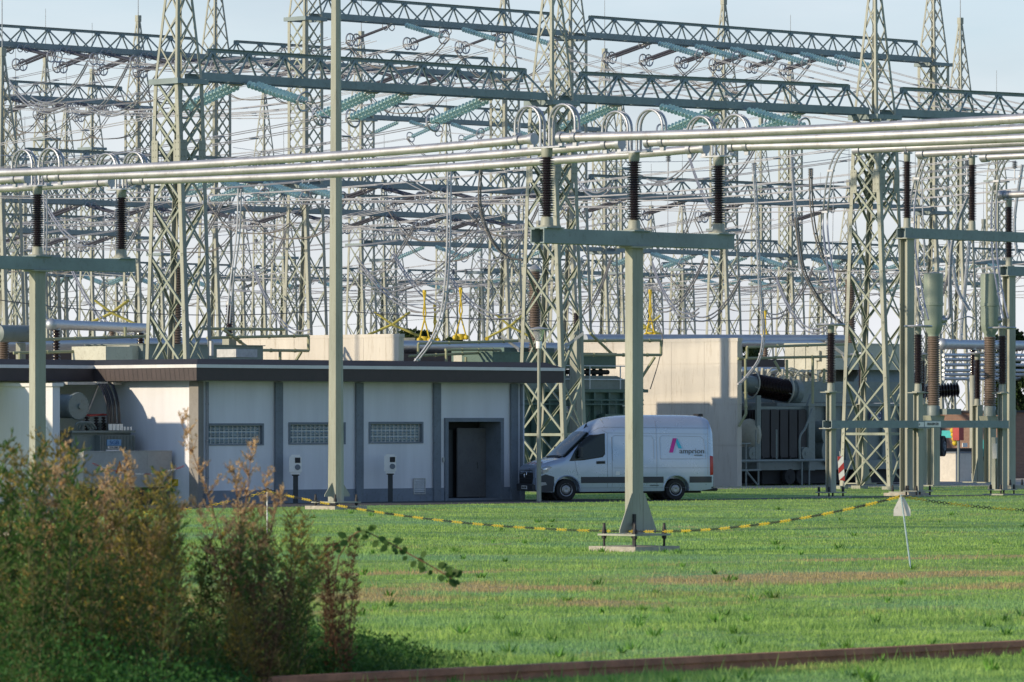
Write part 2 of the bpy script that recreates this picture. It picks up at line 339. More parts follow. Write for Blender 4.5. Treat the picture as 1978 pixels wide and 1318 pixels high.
def build_tufts():
    c0 = []; rr = random.Random(21)
    for i in range(170):                                      # coarse tufts and rosettes
        Y = 1/(1/50+(1/150-1/50)*rr.random()); X = rr.uniform(-1,1)*Y*.105
        if (X-C0[0]-(-(Y-C0[1])))*S2 < 0 and Y > 145: continue
        c0.append((X, Y, rr.uniform(.06,.22)))
    v = []
    for X, Y, s in c0:
        for k in range(22):
            a = rr.random()*6.28; r = s*rr.random(); l = s*rr.uniform(.5,1.3); h = rr.uniform(.05,.15)*(.6+s*2); w = rr.uniform(.008,.02); x, y = X+math.cos(a)*r*.5, Y+math.sin(a)*r*.5
            v += [(x-math.sin(a)*w, y+math.cos(a)*w, 0), (x+math.sin(a)*w, y-math.cos(a)*w, 0), (x+math.cos(a)*l*.6, y+math.sin(a)*l*.6, h)]
    m = MB(); m.add(v, [(3*i, 3*i+1, 3*i+2) for i in range(len(v)//3)]); tag(m.build('coarse_grass', leafy('coarse_grass_blade', (.13,.30,.05)), None, True), 'coarse darker tufts and rosettes scattered in the lawn', 'grass', kind='stuff')
def leafy(name, col):
    m = mat(name, col, .7, 0, .45, .5, spec=.2); return m
build_tufts()

# ------------------------------------------------------------------ lattice towers and beams
ZU, ZL = 2.55+18.0, 2.55+10.5              # heights of the upper and lower gantry beams
def tower_meshes(kind):
    """local frame: x along the beam row, y across it"""
    top = ZU if kind == 'tall' else (13.6 if kind == 'near' else ZL+.05)
    kn = ZL if kind == 'tall' else top
    hb = .55
    ha = lambda z: .575+max(0., kn-z)*.0475
    res = []
    lw = .15 if kind == 'near' else .165
    zs = [0.0]
    while zs[-1] < top-.3:
        w = 2*ha(zs[-1]); zs.append(zs[-1]+min(2.15, max(1.12 if kind != 'near' else 1.3, w*1.08)))
    f = top/zs[-1]; zs = [z*f for z in zs]
    for sx in (-1, 1):
        for sy in (-1, 1):
            m = MB(); brk = [0.0, kn, top] if kind == 'tall' else [0.0, top]
            for z0, z1 in zip(brk[:-1], brk[1:]):
                p, q = Vector((sx*hb, sy*ha(z0), z0)), Vector((sx*hb, sy*ha(z1), z1))
                m.bar(p-Vector((sx*lw/2,0,0)), q-Vector((sx*lw/2,0,0)), (0,1,0), lw, .02)
                m.bar(p-Vector((0,sy*lw/2,0)), q-Vector((0,sy*lw/2,0)), (1,0,0), lw, .02)
            m.box(sx*hb-.22, sx*hb+.22, sy*ha(0)-.22, sy*ha(0)+.22, 0, .12)
            res.append(('leg', m.mesh('leg', STEEL)))
    m = MB(); bw = .075 if kind == 'near' else .068
    def panel(z0, z1):
        a0, a1 = ha(z0), ha(z1)
        def lbar(u, v, n):
            m.bar(u, v, n, bw, .012)
            if kind == 'near':                              # outstanding leg of the angle bar
                u, v = Vector(u), Vector(v); d = (v-u).normalized(); s_ = Vector(n).cross(d).normalized(); s_ = s_ if s_.z > 0 else -s_; inn = -Vector(n)*(1 if (u+v).dot(Vector(n)) > 0 else -1)
                m.bar(u+s_*bw*.44+inn*.037, v+s_*bw*.44+inn*.037, s_, .06, .01)
        for sx in (-1, 1):
            o = sx*(hb-.03)
            lbar((o,-a0,z0), (o,a1,z1), (1,0,0)); lbar((o-.025*sx,a0,z0), (o-.025*sx,-a1,z1), (1,0,0))
        for sy in (-1, 1):
            y0, y1 = sy*(a0-.03), sy*(a1-.03)
            lbar((-hb,y0,z0), (hb,y1,z1), (0,1,0)); lbar((hb,y0-.025*sy,z0), (-hb,y1-.025*sy,z1), (0,1,0))
    zsplit = ZL-.5 if kind == 'tall' else (8.5 if kind == 'near' else 7.5)
    for i in range(len(zs)-1):
        panel(zs[i], zs[i+1])
        if zs[i] > zsplit and i+2 < len(zs): panel((zs[i]+zs[i+1])/2, (zs[i+1]+zs[i+2])/2)     # double lacing high up
    zh = zs[1]
    for sx in (-1, 1): m.bar((sx*(hb-.05),-ha(zh),zh), (sx*(hb-.05),ha(zh),zh), (1,0,0), .09, .02)
    for sy in (-1, 1): m.bar((-hb,sy*(ha(zh)-.05),zh), (hb,sy*(ha(zh)-.05),zh), (0,1,0), .09, .02)
    res.append(('bracing', m.mesh('bracing', BRACE)))
    if kind == 'near':                                       # bolted splice with plates on every leg
        for sx in (-1, 1):
            for sy in (-1, 1):
                m = MB(); zc = 11.2; y = sy*(ha(zc)+.013); x = sx*(hb+.013)
                m.box(sx*hb-sx*.30, sx*hb, y-.006, y+.006, zc-.42, zc+.42); m.box(x-.006, x+.006, sy*ha(zc)-sy*.30, sy*ha(zc), zc-.42, zc+.42)
                for k in range(4):
                    for d in (.07, .2):
                        z_ = zc-.33+k*.22; m.lathe((sx*hb-sx*d, y, z_), (0,sy,0), [(0,.024),(.022,.024)], 6); m.lathe((x, sy*ha(zc)-sy*d, z_), (sx,0,0), [(0,.024),(.022,.024)], 6)
                for k in range(6):
                    z_ = .5+k*.24; m.lathe((sx*hb-sx*.08, sy*ha(z_), z_), (0,sy,0), [(.01,.026),(.034,.026)], 6); m.lathe((sx*hb, sy*ha(z_)-sy*.08, z_), (sx,0,0), [(.01,.026),(.034,.026)], 6)
                res.append(('splice_plate', m.mesh('splice_plate', STEEL)))

    for zf in ([top, kn] if kind == 'tall' else [top]):    # square frame the beams sit on
        t = .62; m = MB()
        for sx in (-1, 1): m.box(sx*t-.05, sx*t+.05, -.72, .72, zf-.16, zf+.02)
        for sy in (-1, 1): m.box(-.57, .57, sy*.67-.05, sy*.67+.05, zf-.15, zf+.01)
        res.append(('head_frame', m.mesh('head_frame', STEEL2)))
    m = MB(); ph = 5.4 if kind == 'near' else 4.9; n = 6; zt = top+ph
    zz = [top+ph*(1-(1-i/n)**1.25) for i in range(n+1)]
    wd = lambda z: .55+(.09-.55)*(z-top)/ph
    for sx in (-1, 1):
        for sy in (-1, 1):
            p, q = Vector((sx*wd(top),sy*wd(top),top)), Vector((sx*wd(zt),sy*wd(zt),zt))
            m.bar(p-Vector((sx*.05,0,0)), q-Vector((sx*.04,0,0)), (0,1,0), .1, .018); m.bar(p-Vector((0,sy*.05,0)), q-Vector((0,sy*.04,0)), (1,0,0), .1, .018)
    for i in range(n):
        z0, z1 = zz[i], zz[i+1]; a0, a1 = wd(z0)-.02, wd(z1)-.02
        for s_ in (-1, 1):
            m.bar((s_*a0,-a0,z0), (s_*a1,a1,z1), (1,0,0), .055, .012); m.bar((s_*a0-.016*s_,a0,z0), (s_*a1-.016*s_,-a1,z1), (1,0,0), .055, .012)
            m.bar((-a0,s_*a0,z0), (a1,s_*a1,z1), (0,1,0), .055, .012); m.bar((a0,s_*a0-.016*s_,z0), (-a1,s_*a1-.016*s_,z1), (0,1,0), .055, .012)
    m.box(-.13, .13, -.13, .13, zt-.02, zt+.35)
    res.append(('peak', m.mesh('peak', STEEL)))
    m = MB(); m.tube([(0,0,zt+.3), (0,0,zt+3.4)], [.028,.016], 5)
    res.append(('lightning_rod', m.mesh('lightning_rod', GALV)))
    return res
TM = {k: tower_meshes(k) for k in ('near', 'tall', 'short')}
def tower(kind, loc, label, group, rz=R(45)):
    t = thing('lattice_tower', loc, label, 'lattice tower', group, rz)
    for nm, me in TM[kind]:
        o = bpy.data.objects.new(nm, me); COL.objects.link(o); o.parent = t
    return t
NA = [Vector((px(345,172.9),172.9,0)), Vector((px(1066,184.6),184.6,0)), Vector((px(1690,193.2),193.2,0))]
NA.append(NA[2]+Vector((12.2, 9.6, 0)))
RT0 = (px(590,238), 238); RT = [on_line(RT0, x) for x in (4, 590, 1102, 1803)]
R20 = (px(1398,293), 293); R2 = [on_line(R20, x) for x in (-200, 416, 975, 1398, 1855)]
R30 = (px(698,318), 318); R3 = [on_line(R30, x) for x in (-180, 267, 698, 1168, 1527, 2050)]
R40 = (px(1258,392), 392); R4 = [on_line(R40, x) for x in (930, 1258, 1585, 1900)]
R50 = (px(840,414), 414); R5 = [on_line(R50, x) for x in (-60, 95, 470, 765, 1040)]
tower('near', NA[0], 'big near lattice tower rising behind the white building roof', 'near gantry towers')
tower('near', NA[1], 'near lattice tower rising just behind the front of the van', 'near gantry towers')
tower('near', NA[2], 'near lattice tower on the grass beside the striped warning board', 'near gantry towers')
tower('tall', RT[1], 'tall lattice tower directly behind the smooth tapered mast', 'tall gantry towers')
tower('tall', RT[2], 'tall lattice tower half hidden behind the near tower by the van', 'tall gantry towers')
tower('tall', RT[3], 'tall lattice tower at the right end of the topmost beam', 'tall gantry towers')
tower('short', RT[0], 'shorter lattice tower cut by the left edge of the photo', 'middle gantry towers')
for i, (p, l) in enumerate(zip(R2[1:], ['tall lattice tower close behind the big tower over the roof', 'tall lattice tower seen left of the tower by the van', 'tall lattice tower above the beige wall behind the van', 'tall lattice tower with rod at the far right of the sky'])):
    tower('tall', p, l, 'tall gantry towers')
for p, l in zip(R3[1:5], ['slim far lattice tower left of the big tower over the roof', 'far lattice tower right of the smooth tapered mast', 'far lattice tower just right of the tower by the van', 'far lattice tower between the beige wall and the striped board']):
    tower('tall', p, l, 'far gantry towers')
for p, l in zip(R4, ['small distant tower seen between mast and van under the busbars', 'small distant tower behind the middle busbar support post', 'small distant tower above the brown bushing of the grey transformer', 'small distant tower behind the grey cylinder transformers on the right']):
    tower('short', p, l, 'distant gantry towers')
for p, l in zip(R5[1:], ['distant low tower behind the left busbar support post', 'distant low tower left of the smooth tapered mast base', 'distant low tower above the left beige wall end', 'distant low tower left of the street lamp']):
    tower('short', p, l, 'distant gantry towers')
for x, Y, l in ((88, 340, 'distant tall tower with an insulator ledge at upper left'), (128, 387, 'thin distant tower peak at upper left beside a bigger one'), (30, 366, 'faint distant tower near the left edge of the sky')):
    tower('tall', (px(x,Y), Y, 0), l, 'distant gantry towers')

for kd, x, Y, l in (('tall',178,352,'faint far tall tower between the two left support insulators'),('short',312,338,'faint far tower just left of the tower over the roof'),('tall',510,372,'faint far tall tower between roof tower and mast'),('short',548,345,'faint far tower just left of the tall one behind the mast'),
                    ('short',742,350,'faint far tower above the right end of the left beige wall'),('tall',862,395,'faint far tall tower behind the raised yellow arms'),('short',1010,362,'faint far tower just left of the near tower by the van'),('tall',1200,380,'faint far tall tower behind the middle insulator'),
                    ('short',1318,372,'faint far tower right of the middle support post'),('tall',1470,410,'faint far tall tower above the tilted bushing'),('short',1640,350,'faint far tower just left of the near tower by the board'),('short',1768,346,'faint far tower behind the H post'),('tall',1925,400,'faint far tall tower at the right edge of the sky'),('short',225,400,'faint far tower behind the folded yellow arms at left'),('short',48,330,'faint far tower left of the left support post')):
    tower(kd, (px(x,Y), Y, 0), l, 'faint far towers')
BEAMS = []
def beam(p, q, z, label, group, gap0=.62, gap1=.62, h=1.0, w=.84):
    p, q = Vector(p), Vector(q); d = (q-p); Lf = d.length; d.normalize(); rz = math.atan2(d.y, d.x)
    t = thing('lattice_beam', p+d*gap0+Vector((0,0,z)), label, 'lattice beam', group, rz); L = Lf-gap0-gap1
    BEAMS.append((t, p.copy(), d.copy(), Lf, z))
    for sy in (-1, 1):                                       # two U-profile bottom chords
        m = MB(); y = sy*w/2
        m.box(0, L, y-.012, y+.012, 0, .26); m.box(0, L, y-sy*.11, y-sy*.0121, .002, .02); m.box(0, L, y-sy*.11, y-sy*.0121, .24, .258)
        m.build('bottom_chord', STEEL2, t, True)
    nb = max(3, round(L/1.56)); bl = L/nb; top = h+.1
    m = MB(); m.box(bl*.5-.08, L-bl*.5+.08, -.08, .08, top-.02, top); m.box(bl*.5-.08, L-bl*.5+.08, -.012, .012, top-.14, top-.021)
    for i in range(nb): x = bl*(i+.5); m.box(x-.18, x+.18, -.021, -.0125, top-.26, top-.022); m.box(x-.18, x+.18, .0125, .021, top-.26, top-.022)
    m.build('top_chord', STEEL2, t, True)
    m = MB()
    for i in range(nb):
        x = bl*(i+.5)
        for sy in (-1, 1):
            for sx in (-1, 1):
                a = Vector((x, sy*.03, top-.12)); c = Vector((x+sx*bl*.5, sy*(w/2-.03), .13))
                m.bar(a, c, (0,1,0), .075, .03)
    for i in range(nb+1): x = min(max(bl*i, .05), L-.05); m.bar((x,-w/2+.02,.03), (x,w/2-.02,.03), (0,0,1), .07, .015)
    m.build('bracing', STEEL2, t, True)
    return t
GB = 'lattice gantry beams'
beam(NA[0], NA[1], 13.6, 'near beam from the tower over the roof to the tower by the van', GB)
beam(NA[1], NA[2], 13.6, 'near beam from the tower by the van to the tower by the striped board', GB)
beam(NA[2], NA[3], 13.6, 'near beam leaving the photo on the right above the busbars', GB)
beam(RT[1], RT[2], ZU, 'topmost beam starting behind the smooth tapered mast', GB)
beam(RT[2], RT[3], ZU, 'topmost long beam carrying five pairs of teal glass strings', GB)
beam(R2[0], R2[1], ZU, 'upper left beam with grey ring insulators, behind the roof tower', GB)
beam(R2[1], R2[2], ZU, 'upper beam half hidden between two others right of the roof tower', GB)
beam(R3[0], R3[1], ZU, 'second beam from the top at the left edge of the photo', GB)
beam(R3[2], R3[3], ZU, 'far high beam starting right of the smooth tapered mast', GB)
for a, b, l in ((RT[0], RT[1], 'lower beam just under the silver busbars at the left'), (RT[1], RT[2], 'lower beam just under the silver busbars in the middle'), (RT[2], RT[3], 'lower beam behind the black insulators under the right busbars'),
                (R2[0], R2[1], 'lower beam behind the left black insulators'), (R2[1], R2[2], 'lower beam with ring insulators right of the mast under the busbars'),
                (R3[0], R3[1], 'lower beam level with the left support crossarm'), (R3[2], R3[3], 'lower beam level with the middle support crossarm'), (R3[3], R3[4], 'lower beam passing behind the middle support post to the right'), (R3[4], R3[5], 'lower beam behind the tower by the striped board')):
    beam(a, b, ZL, l, GB)
for a, b, l in ((R4[0], R4[1], 'distant low beam between mast and middle support post'), (R4[1], R4[2], 'distant low beam above the beige wall behind the van'), (R4[2], R4[3], 'distant low beam behind the tower by the striped board'),
                (R5[0], R5[1], 'distant low beam at the left edge behind the yellow folded arms'), (R5[1], R5[2], 'distant low beam behind the tower over the roof'), (R5[2], R5[3], 'distant low beam above the left beige wall'), (R5[3], R5[4], 'distant low beam left of the street lamp')):
    beam(a, b, ZL+.05, l, GB)

# ------------------------------------------------------------------ insulator strings, conductors, jumper loops
def chain_mesh(kind, n=14, L=2.5):
    m = MB()
    if kind == 'glass':
        p = L/n
        for i in range(n):
            x = .12+i*p
            m.lathe((x,0,0), (1,0,0), [(0,.03),(.01,.045),(.045,.045),(.05,.122),(.062,.130),(.070,.10),(.075,.03)], 10, 0)
            m.lathe((x+.072,0,0), (1,0,0), [(0,.03),(p-.068,.03)], 5, 1)
        m.lathe((0,0,0), (1,0,0), [(0,.025),(.14,.025)], 5, 1); m.lathe((L+.1,0,0), (1,0,0), [(0,.025),(.15,.025)], 5, 1)
        return m.mesh('glass_discs', [GLASS, CAPM])
    prof = []; k = 26
    for i in range(k): x = .2+(L-.4)*i/k; s = (L-.4)/k; prof += [(x,.042),(x+s*.35,.068),(x+s*.6,.068),(x+s*.95,.042)]
    m.lathe((0,0,0), (1,0,0), [(0,.03),(.19,.045)]+prof+[(L-.18,.045),(L,.03)], 8)
    return m.mesh('rod_insulator', [ROD])
def ring_mesh(rod):
    m = MB(); L = 2.5
    if rod:
        for y in (-.2, .2): m.torus((L+.05,y,0), (1,0,.15), .28, .036, 16, 5); m.bar((L+.05,y,-.26), (L+.05,y,.26), (1,0,0), .04, .02)
    else: m.torus((L+.2,0,0), (1,0,0), .31, .036, 18, 5); m.bar((L+.2,-.3,0), (L+.2,.3,0), (1,0,0), .05, .02)
    return m.mesh('corona_ring', ALU2)
def yoke_mesh(x):
    m = MB(); m.box(x-.07, x+.07, -.3, .3, -.012, .012); m.tube([(x,0,0),(x+.4,0,0)], .025, 5); return m.mesh('yoke_plate', GALV)
def ring2_mesh():
    m = MB()
    for y in (-.2, .2): m.torus((.18,y,0), (1,0,.1), .18, .026, 12, 5)
    return m.mesh('arcing_ring', ALU2)
SM = {'glass': chain_mesh('glass'), 'rod': chain_mesh('rod'), 'rg': ring_mesh(False), 'rr': ring_mesh(True), 'y0': yoke_mesh(0), 'y1': yoke_mesh(2.68), 'r2': ring2_mesh()}
NS = {}
def string(kind, p, ang, tilt, label, group, single=False):
    """a tension string from p, heading ang in plan, drooping by tilt; returns its far end"""
    t = thing('glass_insulator_string' if kind == 'glass' else 'rod_insulator_string', p, label, 'insulator string', group)
    t.rotation_euler = (0, tilt, ang)
    def part(nm, me, y=0.0):
        o = bpy.data.objects.new(nm, me); COL.objects.link(o); o.parent = t; o.location = (0, y, 0)
    for y in ((0,) if single else (-.2, .2)): part('insulator_chain', SM[kind], y)
    part('corona_ring', SM['rg' if kind == 'glass' else 'rr'])
    if kind == 'rod': part('arcing_ring', SM['r2'])
    if not single: part('yoke_plate', SM['y0'])
    part('yoke_plate', SM['y1'])
    return Vector(p)+Vector((math.cos(ang)*math.cos(tilt), math.sin(ang)*math.cos(tilt), -math.sin(tilt)))*3.0
def twin(pts, r=.017, sp=.2, mt=None, spacer=True):
    m = MB(); pts = [Vector(p) for p in pts]
    for s_ in (-1, 1):
        out = []
        for i, p in enumerate(pts):
            d = pts[min(i+1,len(pts)-1)]-pts[max(i-1,0)]; u = d.cross(ZV)
            u = BV.copy() if u.length < 1e-4 else u.normalized(); out.append(p+u*(s_*sp))
        m.tube(out, r, 5, 0, False)
    if spacer:
        for i in range(2, len(pts)-2, 3):
            d = pts[i+1]-pts[i]; u = d.cross(ZV); u = BV if u.length < 1e-4 else u.normalized(); m.bar(pts[i]-u*sp, pts[i]+u*sp, d, .05, .05)
    return m
def place_name(x): return 'near the left edge' if x < 200 else 'over the flat roof' if x < 560 else 'right of the tapered mast' if x < 900 else 'above the van' if x < 1300 else 'above the beige wall' if x < 1600 else 'at the far right'
CNT = {}
def nth(key): CNT[key] = CNT.get(key, 0)+1; return ORD[min(CNT[key]-1, 19)]
def conductor(p, q, sag, key, desc, mt=None, sp=.2, r=.017):
    o = twin(sag_pts(p, q, sag, 18), r, sp).build('twin_conductor', mt or WIRE, None, False, tuple(p))
    tag(o, f'{desc}, {nth(key)} from left', 'conductor', 'twin conductors strung between the gantries')
ANG = {'A': R(135), 'C': R(-45)}
def phases(bi, pxs, A=None, C=None, condA=0, condC=0, dzA=0., dzC=0., sagA=.7, sagC=.7, loop=True, single=False, name='', jr=.024):
    t, p, d, Lf, z = BEAMS[bi]
    for x in pxs:
        b = on_line((p.x, p.y), x) if abs(d.x-d.y) < .02 else None
        if b is None:
            r = (x-CX)/FPX; tt = (r*p.y-p.x)/(d.x-r*d.y); b = p+d*tt
        pos = Vector((b.x, b.y, z-.02)); pl = place_name(x); ends = {}
        for side, kind in (('A', A), ('C', C)):
            if not kind: continue
            off = AV*.43 if side == 'A' else -AV*.43
            lab = f'{"teal glass" if kind=="glass" else "grey rod"} string {"behind" if side=="A" else "in front of"} {name}, {nth(name+side)} from left'
            ends[side] = string(kind, pos+off, ANG[side], R(15 if kind == 'glass' else 12), lab, 'insulator strings under the gantry beams', single)
        if A and condA: e = ends['A']; conductor(e, e+AV*condA+Vector((0,0,dzA)), sagA, name+'cA', f'twin conductor running back from {name}')
        if C and condC: e = ends['C']; conductor(e, e-AV*condC+Vector((0,0,dzC)), sagC, name+'cC', f'twin conductor coming forward from {name}')
        if loop and ends and (random.random() < .55 or len(pxs) < 3):
            ea = ends.get('A', pos+AV*.5); ec = ends.get('C', pos-AV*.5)
            lo = min(ea.z, ec.z)-random.uniform(1.1, 1.7)
            mid = (ea+ec)/2; mid.z = lo
            pts = smooth_pts([ea, ea.lerp(mid, .45)-Vector((0,0,(ea.z-lo)*.38)), mid, ec.lerp(mid, .45)-Vector((0,0,(ec.z-lo)*.38)), ec], 5)
            tag(twin(pts, jr, .1, spacer=False).build('jumper_loop', WIRED, None, False, tuple(ea)), f'drooping jumper loop under {name}, {nth(name+"j")} from left', 'jumper cable', 'jumper loops under the beams')
phases(0, (472, 735, 800, 955), A='glass', condA=43, dzA=-.9, sagA=.8, loop=False, name='the near beam over the roof')
phases(0, (467,), C='glass', condC=6, dzC=-3.2, sagC=.3, loop=False, name='the near beam at the roof tower')
phases(1, (1205, 1400, 1560), A='glass', condA=43, dzA=-.9, loop=False, name='the near beam above the van')
phases(1, (1262, 1430), C='glass', loop=False, name='the near beam beyond the van')
phases(2, (1815, 1945), A='glass', condA=43, dzA=-.9, loop=False, name='the near beam at the right edge')
phases(3, (768, 878, 978), A='rod', C='glass', condA=20, condC=40, dzC=-6.3, sagC=1.0, single=True, name='the topmost beam by the mast')
phases(4, (1262, 1333, 1401, 1467, 1536, 1602), A='rod', C='glass', condA=20, condC=40, dzC=-6.3, sagC=1.0, name='the topmost long beam')
phases(5, (30, 112, 190, 268, 345), A='rod', C='rod', condA=27, condC=19, name='the upper left beam')
phases(6, (500, 590, 700, 790, 870), A='rod', C='rod', condA=27, name='the half hidden upper beam')
phases(7, (15, 75, 140, 215), A='rod', C='rod', condA=34, condC=27, name='the second beam at the left edge')
phases(8, (780, 860, 960), A='glass', C='glass', condA=34, condC=27, single=True, name='the far high beam')
phases(9, (420, 500, 570), A='glass', C='glass', condA=20, condC=40, dzC=.3, name='the lower left beam')
phases(10, (730, 845, 1000), A='rod', C='rod', condA=20, condC=36, name='the lower beam under the busbars')
phases(11, (1215, 1330, 1440, 1620), A='rod', condA=20, name='the lower beam behind the black insulators')
phases(12, (160, 290, 380), A='rod', C='rod', condA=27, condC=20, name='the lower beam behind left insulators')
phases(13, (560, 740, 860, 930), A='rod', C='rod', condA=27, condC=20, name='the lower beam with rings')
phases(14, (60, 150, 225), A='rod', condA=34, condC=0, name='the lower beam at left crossarm level')
phases(15, (830, 940, 1060), A='glass', C='glass', condA=34, single=True, name='the lower beam at middle crossarm level')
phases(16, (1250, 1350, 1450), A='glass', C='glass', condA=34, condC=27, name='the lower beam behind the middle post')
phases(17, (1560, 1640, 1760, 1900), A='glass', C='glass', condA=34, condC=27, name='the lower beam behind the right tower')
phases(18, (1000, 1100, 1190), A='glass', C='glass', condA=40, condC=34, name='the distant beam by middle post')
phases(19, (1340, 1440, 1530), A='glass', C='glass', condA=40, condC=34, name='the distant beam over the beige wall')
phases(20, (1650, 1760), A='glass', C='glass', condA=40, condC=34, name='the distant beam at the right')
phases(22, (150, 250, 350), A='glass', C='glass', condA=40, condC=34, name='the distant beam behind the roof tower')
phases(23, (520, 610, 700), A='rod', C='glass', condA=40, condC=34, name='the distant beam above left wall')
phases(24, (820, 900, 980), A='rod', C='glass', condA=40, condC=34, name='the distant beam left of the lamp')
# ------------------------------------------------------------------ the white flat-roofed building
def bcoord(x, a=0.0):                      # distance along the building front of column x (at setback a)
    o = W(C0, 0, a, 0); r = (x-CX)/FPX; return (r*o.y-o.x)/(S2*(1-r))
def build_building():
    o = C0; t = thing('service_building', C0, 'long white flat-roofed service building with dark fascia and glass block windows', 'building', rz=R(45))
    LB = bcoord(1013); HW = 3.72
    def yz(y, b, a=0): return pz(y, W(o, b, a, 0).y)
    wins = []
    for x0, x1, y0, y1 in ((398,509,818,861), (557,667,816,859), (712,817,815,857)):
        b0, b1 = bcoord(x0), bcoord(x1); wins.append((b0, b1, yz(y1, b0), yz(y0, b0)))
    db0, db1 = bcoord(864), bcoord(965); door = (db0, db1, 0.06, yz(815, db0))
    holes = wins+[door]
    bs = sorted({0, LB}|{h[0] for h in holes}|{h[1] for h in holes}); zs = sorted({0, HW}|{h[2] for h in holes}|{h[3] for h in holes})
    m = MB()
    for i in range(len(bs)-1):
        for j in range(len(zs)-1):
            cb, cz = (bs[i]+bs[i+1])/2, (zs[j]+zs[j+1])/2
            if any(h[0] < cb < h[1] and h[2] < cz < h[3] for h in holes): continue
            m.quad(W(o,bs[i],0,zs[j]), W(o,bs[i+1],0,zs[j]), W(o,bs[i+1],0,zs[j+1]), W(o,bs[i],0,zs[j+1]))
    D = 10.0
    m.quad(W(o,0,0,0), W(o,0,0,HW), W(o,0,D,HW), W(o,0,D,0)); m.quad(W(o,LB,0,0), W(o,LB,D,0), W(o,LB,D,HW), W(o,LB,0,HW)); m.quad(W(o,0,D,0), W(o,0,D,HW), W(o,LB,D,HW), W(o,LB,D,0))
    for h in wins:
        dd = .16
        m.quad(W(o,h[0],0,h[2]), W(o,h[0],dd,h[2]), W(o,h[0],dd,h[3]), W(o,h[0],0,h[3])); m.quad(W(o,h[1],0,h[2]), W(o,h[1],0,h[3]), W(o,h[1],dd,h[3]), W(o,h[1],dd,h[2]))
        m.quad(W(o,h[0],0,h[3]), W(o,h[0],dd,h[3]), W(o,h[1],dd,h[3]), W(o,h[1],0,h[3])); m.quad(W(o,h[0],0,h[2]), W(o,h[1],0,h[2]), W(o,h[1],dd,h[2]), W(o,h[0],dd,h[2]))
    m.build('wall', WALLW, t)
    m = MB()
    zp = .41
    m.gbox(o, .14, db0-.16, -.03, -.004, 0, zp); m.gbox(o, db1+.16, LB, -.03, -.004, 0, zp)
    m.build('plinth', PLINTH, t)
    for x0, x1 in ((529,543), (685,699), (835,850), (984,997)):
        m = MB(); b0 = bcoord(x0); m.gbox(o, b0, b0+.30, -.09, -.0305, 0, HW-.05); m.build('pilaster', SLATE, t)
    m = MB(); m.gbox(o, -.08, .13, -.09, -.0301, 0, HW-.04); m.gbox(o, -.08, -.004, -.0299, .32, 0, HW-.04); m.build('corner_pilaster', mat('grey_render',(.25,.24,.225),.9,0,.12,3), t)
    for b in (.22, bcoord(1001)):
        m = MB(); m.tube([W(o,b,-.15,.02), W(o,b,-.15,HW-.05)], .05, 8); 
        for z in (.8, 1.9, 3.0): m.torus(W(o,b,-.15,z), ZV, .055, .012, 8, 4)
        m.build('downpipe', SLATE, t)
    for h in wins:                                             # glass-block windows
        m = MB(); fw = .07
        m.gbox(o, h[0], h[1], -.025, .12, h[3]-fw, h[3]-.001); m.gbox(o, h[0], h[1], -.025, .12, h[2]+.001, h[2]+fw*.6)
        m.gbox(o, h[0]+.001, h[0]+fw, -.024, .12, h[2]+fw*.6, h[3]-fw); m.gbox(o, h[1]-fw, h[1]-.001, -.024, .12, h[2]+fw*.6, h[3]-fw)
        w = m.build('window', SLATE, t)
        m = MB(); nb, nz = 12, 3; x0, x1, z0, z1 = h[0]+fw, h[1]-fw*1.6, h[2]+fw*.6, h[3]-fw; cw, ch = (x1-x0)/nb, (z1-z0)/nz
        for i in range(nb):
            for j in range(nz):
                a0, a1, c0, c1 = x0+i*cw+.012, x0+(i+1)*cw-.012, z0+j*ch+.012, z0+(j+1)*ch-.012; ca, cc = (a0+a1)/2, (c0+c1)/2
                e = .04; q = [W(o,a0,.075,c0), W(o,a1,.075,c0), W(o,a1,.075,c1), W(o,a0,.075,c1)]
                q2 = [W(o,a0+e,.05,c0+e), W(o,a1-e,.05,c0+e), W(o,a1-e,.05,c1-e), W(o,a0+e,.05,c1-e)]; tilt = random.uniform(-.02, .02)
                q3 = [W(o,ca,.085+tilt,cc)]
                m.add(q+q2+q3, [(0,1,5,4),(1,2,6,5),(2,3,7,6),(3,0,4,7),(4,5,8),(5,6,8),(6,7,8),(7,4,8)], 0)
        m.quad(W(o,h[0]+.001,.08,h[2]+.001), W(o,h[1]-.001,.08,h[2]+.001), W(o,h[1]-.001,.08,h[3]-.001), W(o,h[0]+.001,.08,h[3]-.001), 1)
        m.build('glass_blocks', [GBLOCK, TRIM], w)
    m = MB(); fw = .14                                         # door recess, frame and leaves
    m.gbox(o, db0-fw, db0, -.06, .9, .004, door[3]); m.gbox(o, db1, db1+fw, -.06, .9, .004, door[3]); m.gbox(o, db0-fw, db1+fw, -.06, .9, door[3]+.001, door[3]+.12)
    m.gbox(o, db0, db1, -.02, .9, .004, .07); m.gbox(o, db0-fw, db1+fw, .9, 3.2, -.05, .02)
    d = m.build('entrance_door', SLATE, t)
    m = MB(); m.gbox(o, db0+.01, db0+1.02, .80, .85, .1, door[3]-.25); m.build('door_leaf', DOORD, d)  # left leaf's colour darkened to carry the shade inside the recess
    m = MB(); m.gbox(o, db0+1.03, db1-.02, .60, .65, .1, door[3]-.20); m.gbox(o, db0+1.9, db0+1.93, .56, .599, 1.0, 1.2); m.build('door_leaf', mat('grey_door_leaf',(.13,.13,.13),.6,0,.15,2), d)
    m = MB(); m.gbox(o, db0+.001, db1-.001, .92, .95, .02, door[3]); m.build('dark_doorway', DARK, d)  # near-black sheet paints the unlit room behind the leaves
    m = MB(); b0, b1 = bcoord(797), bcoord(820); z0, z1 = yz(955, b0), yz(924, b0)
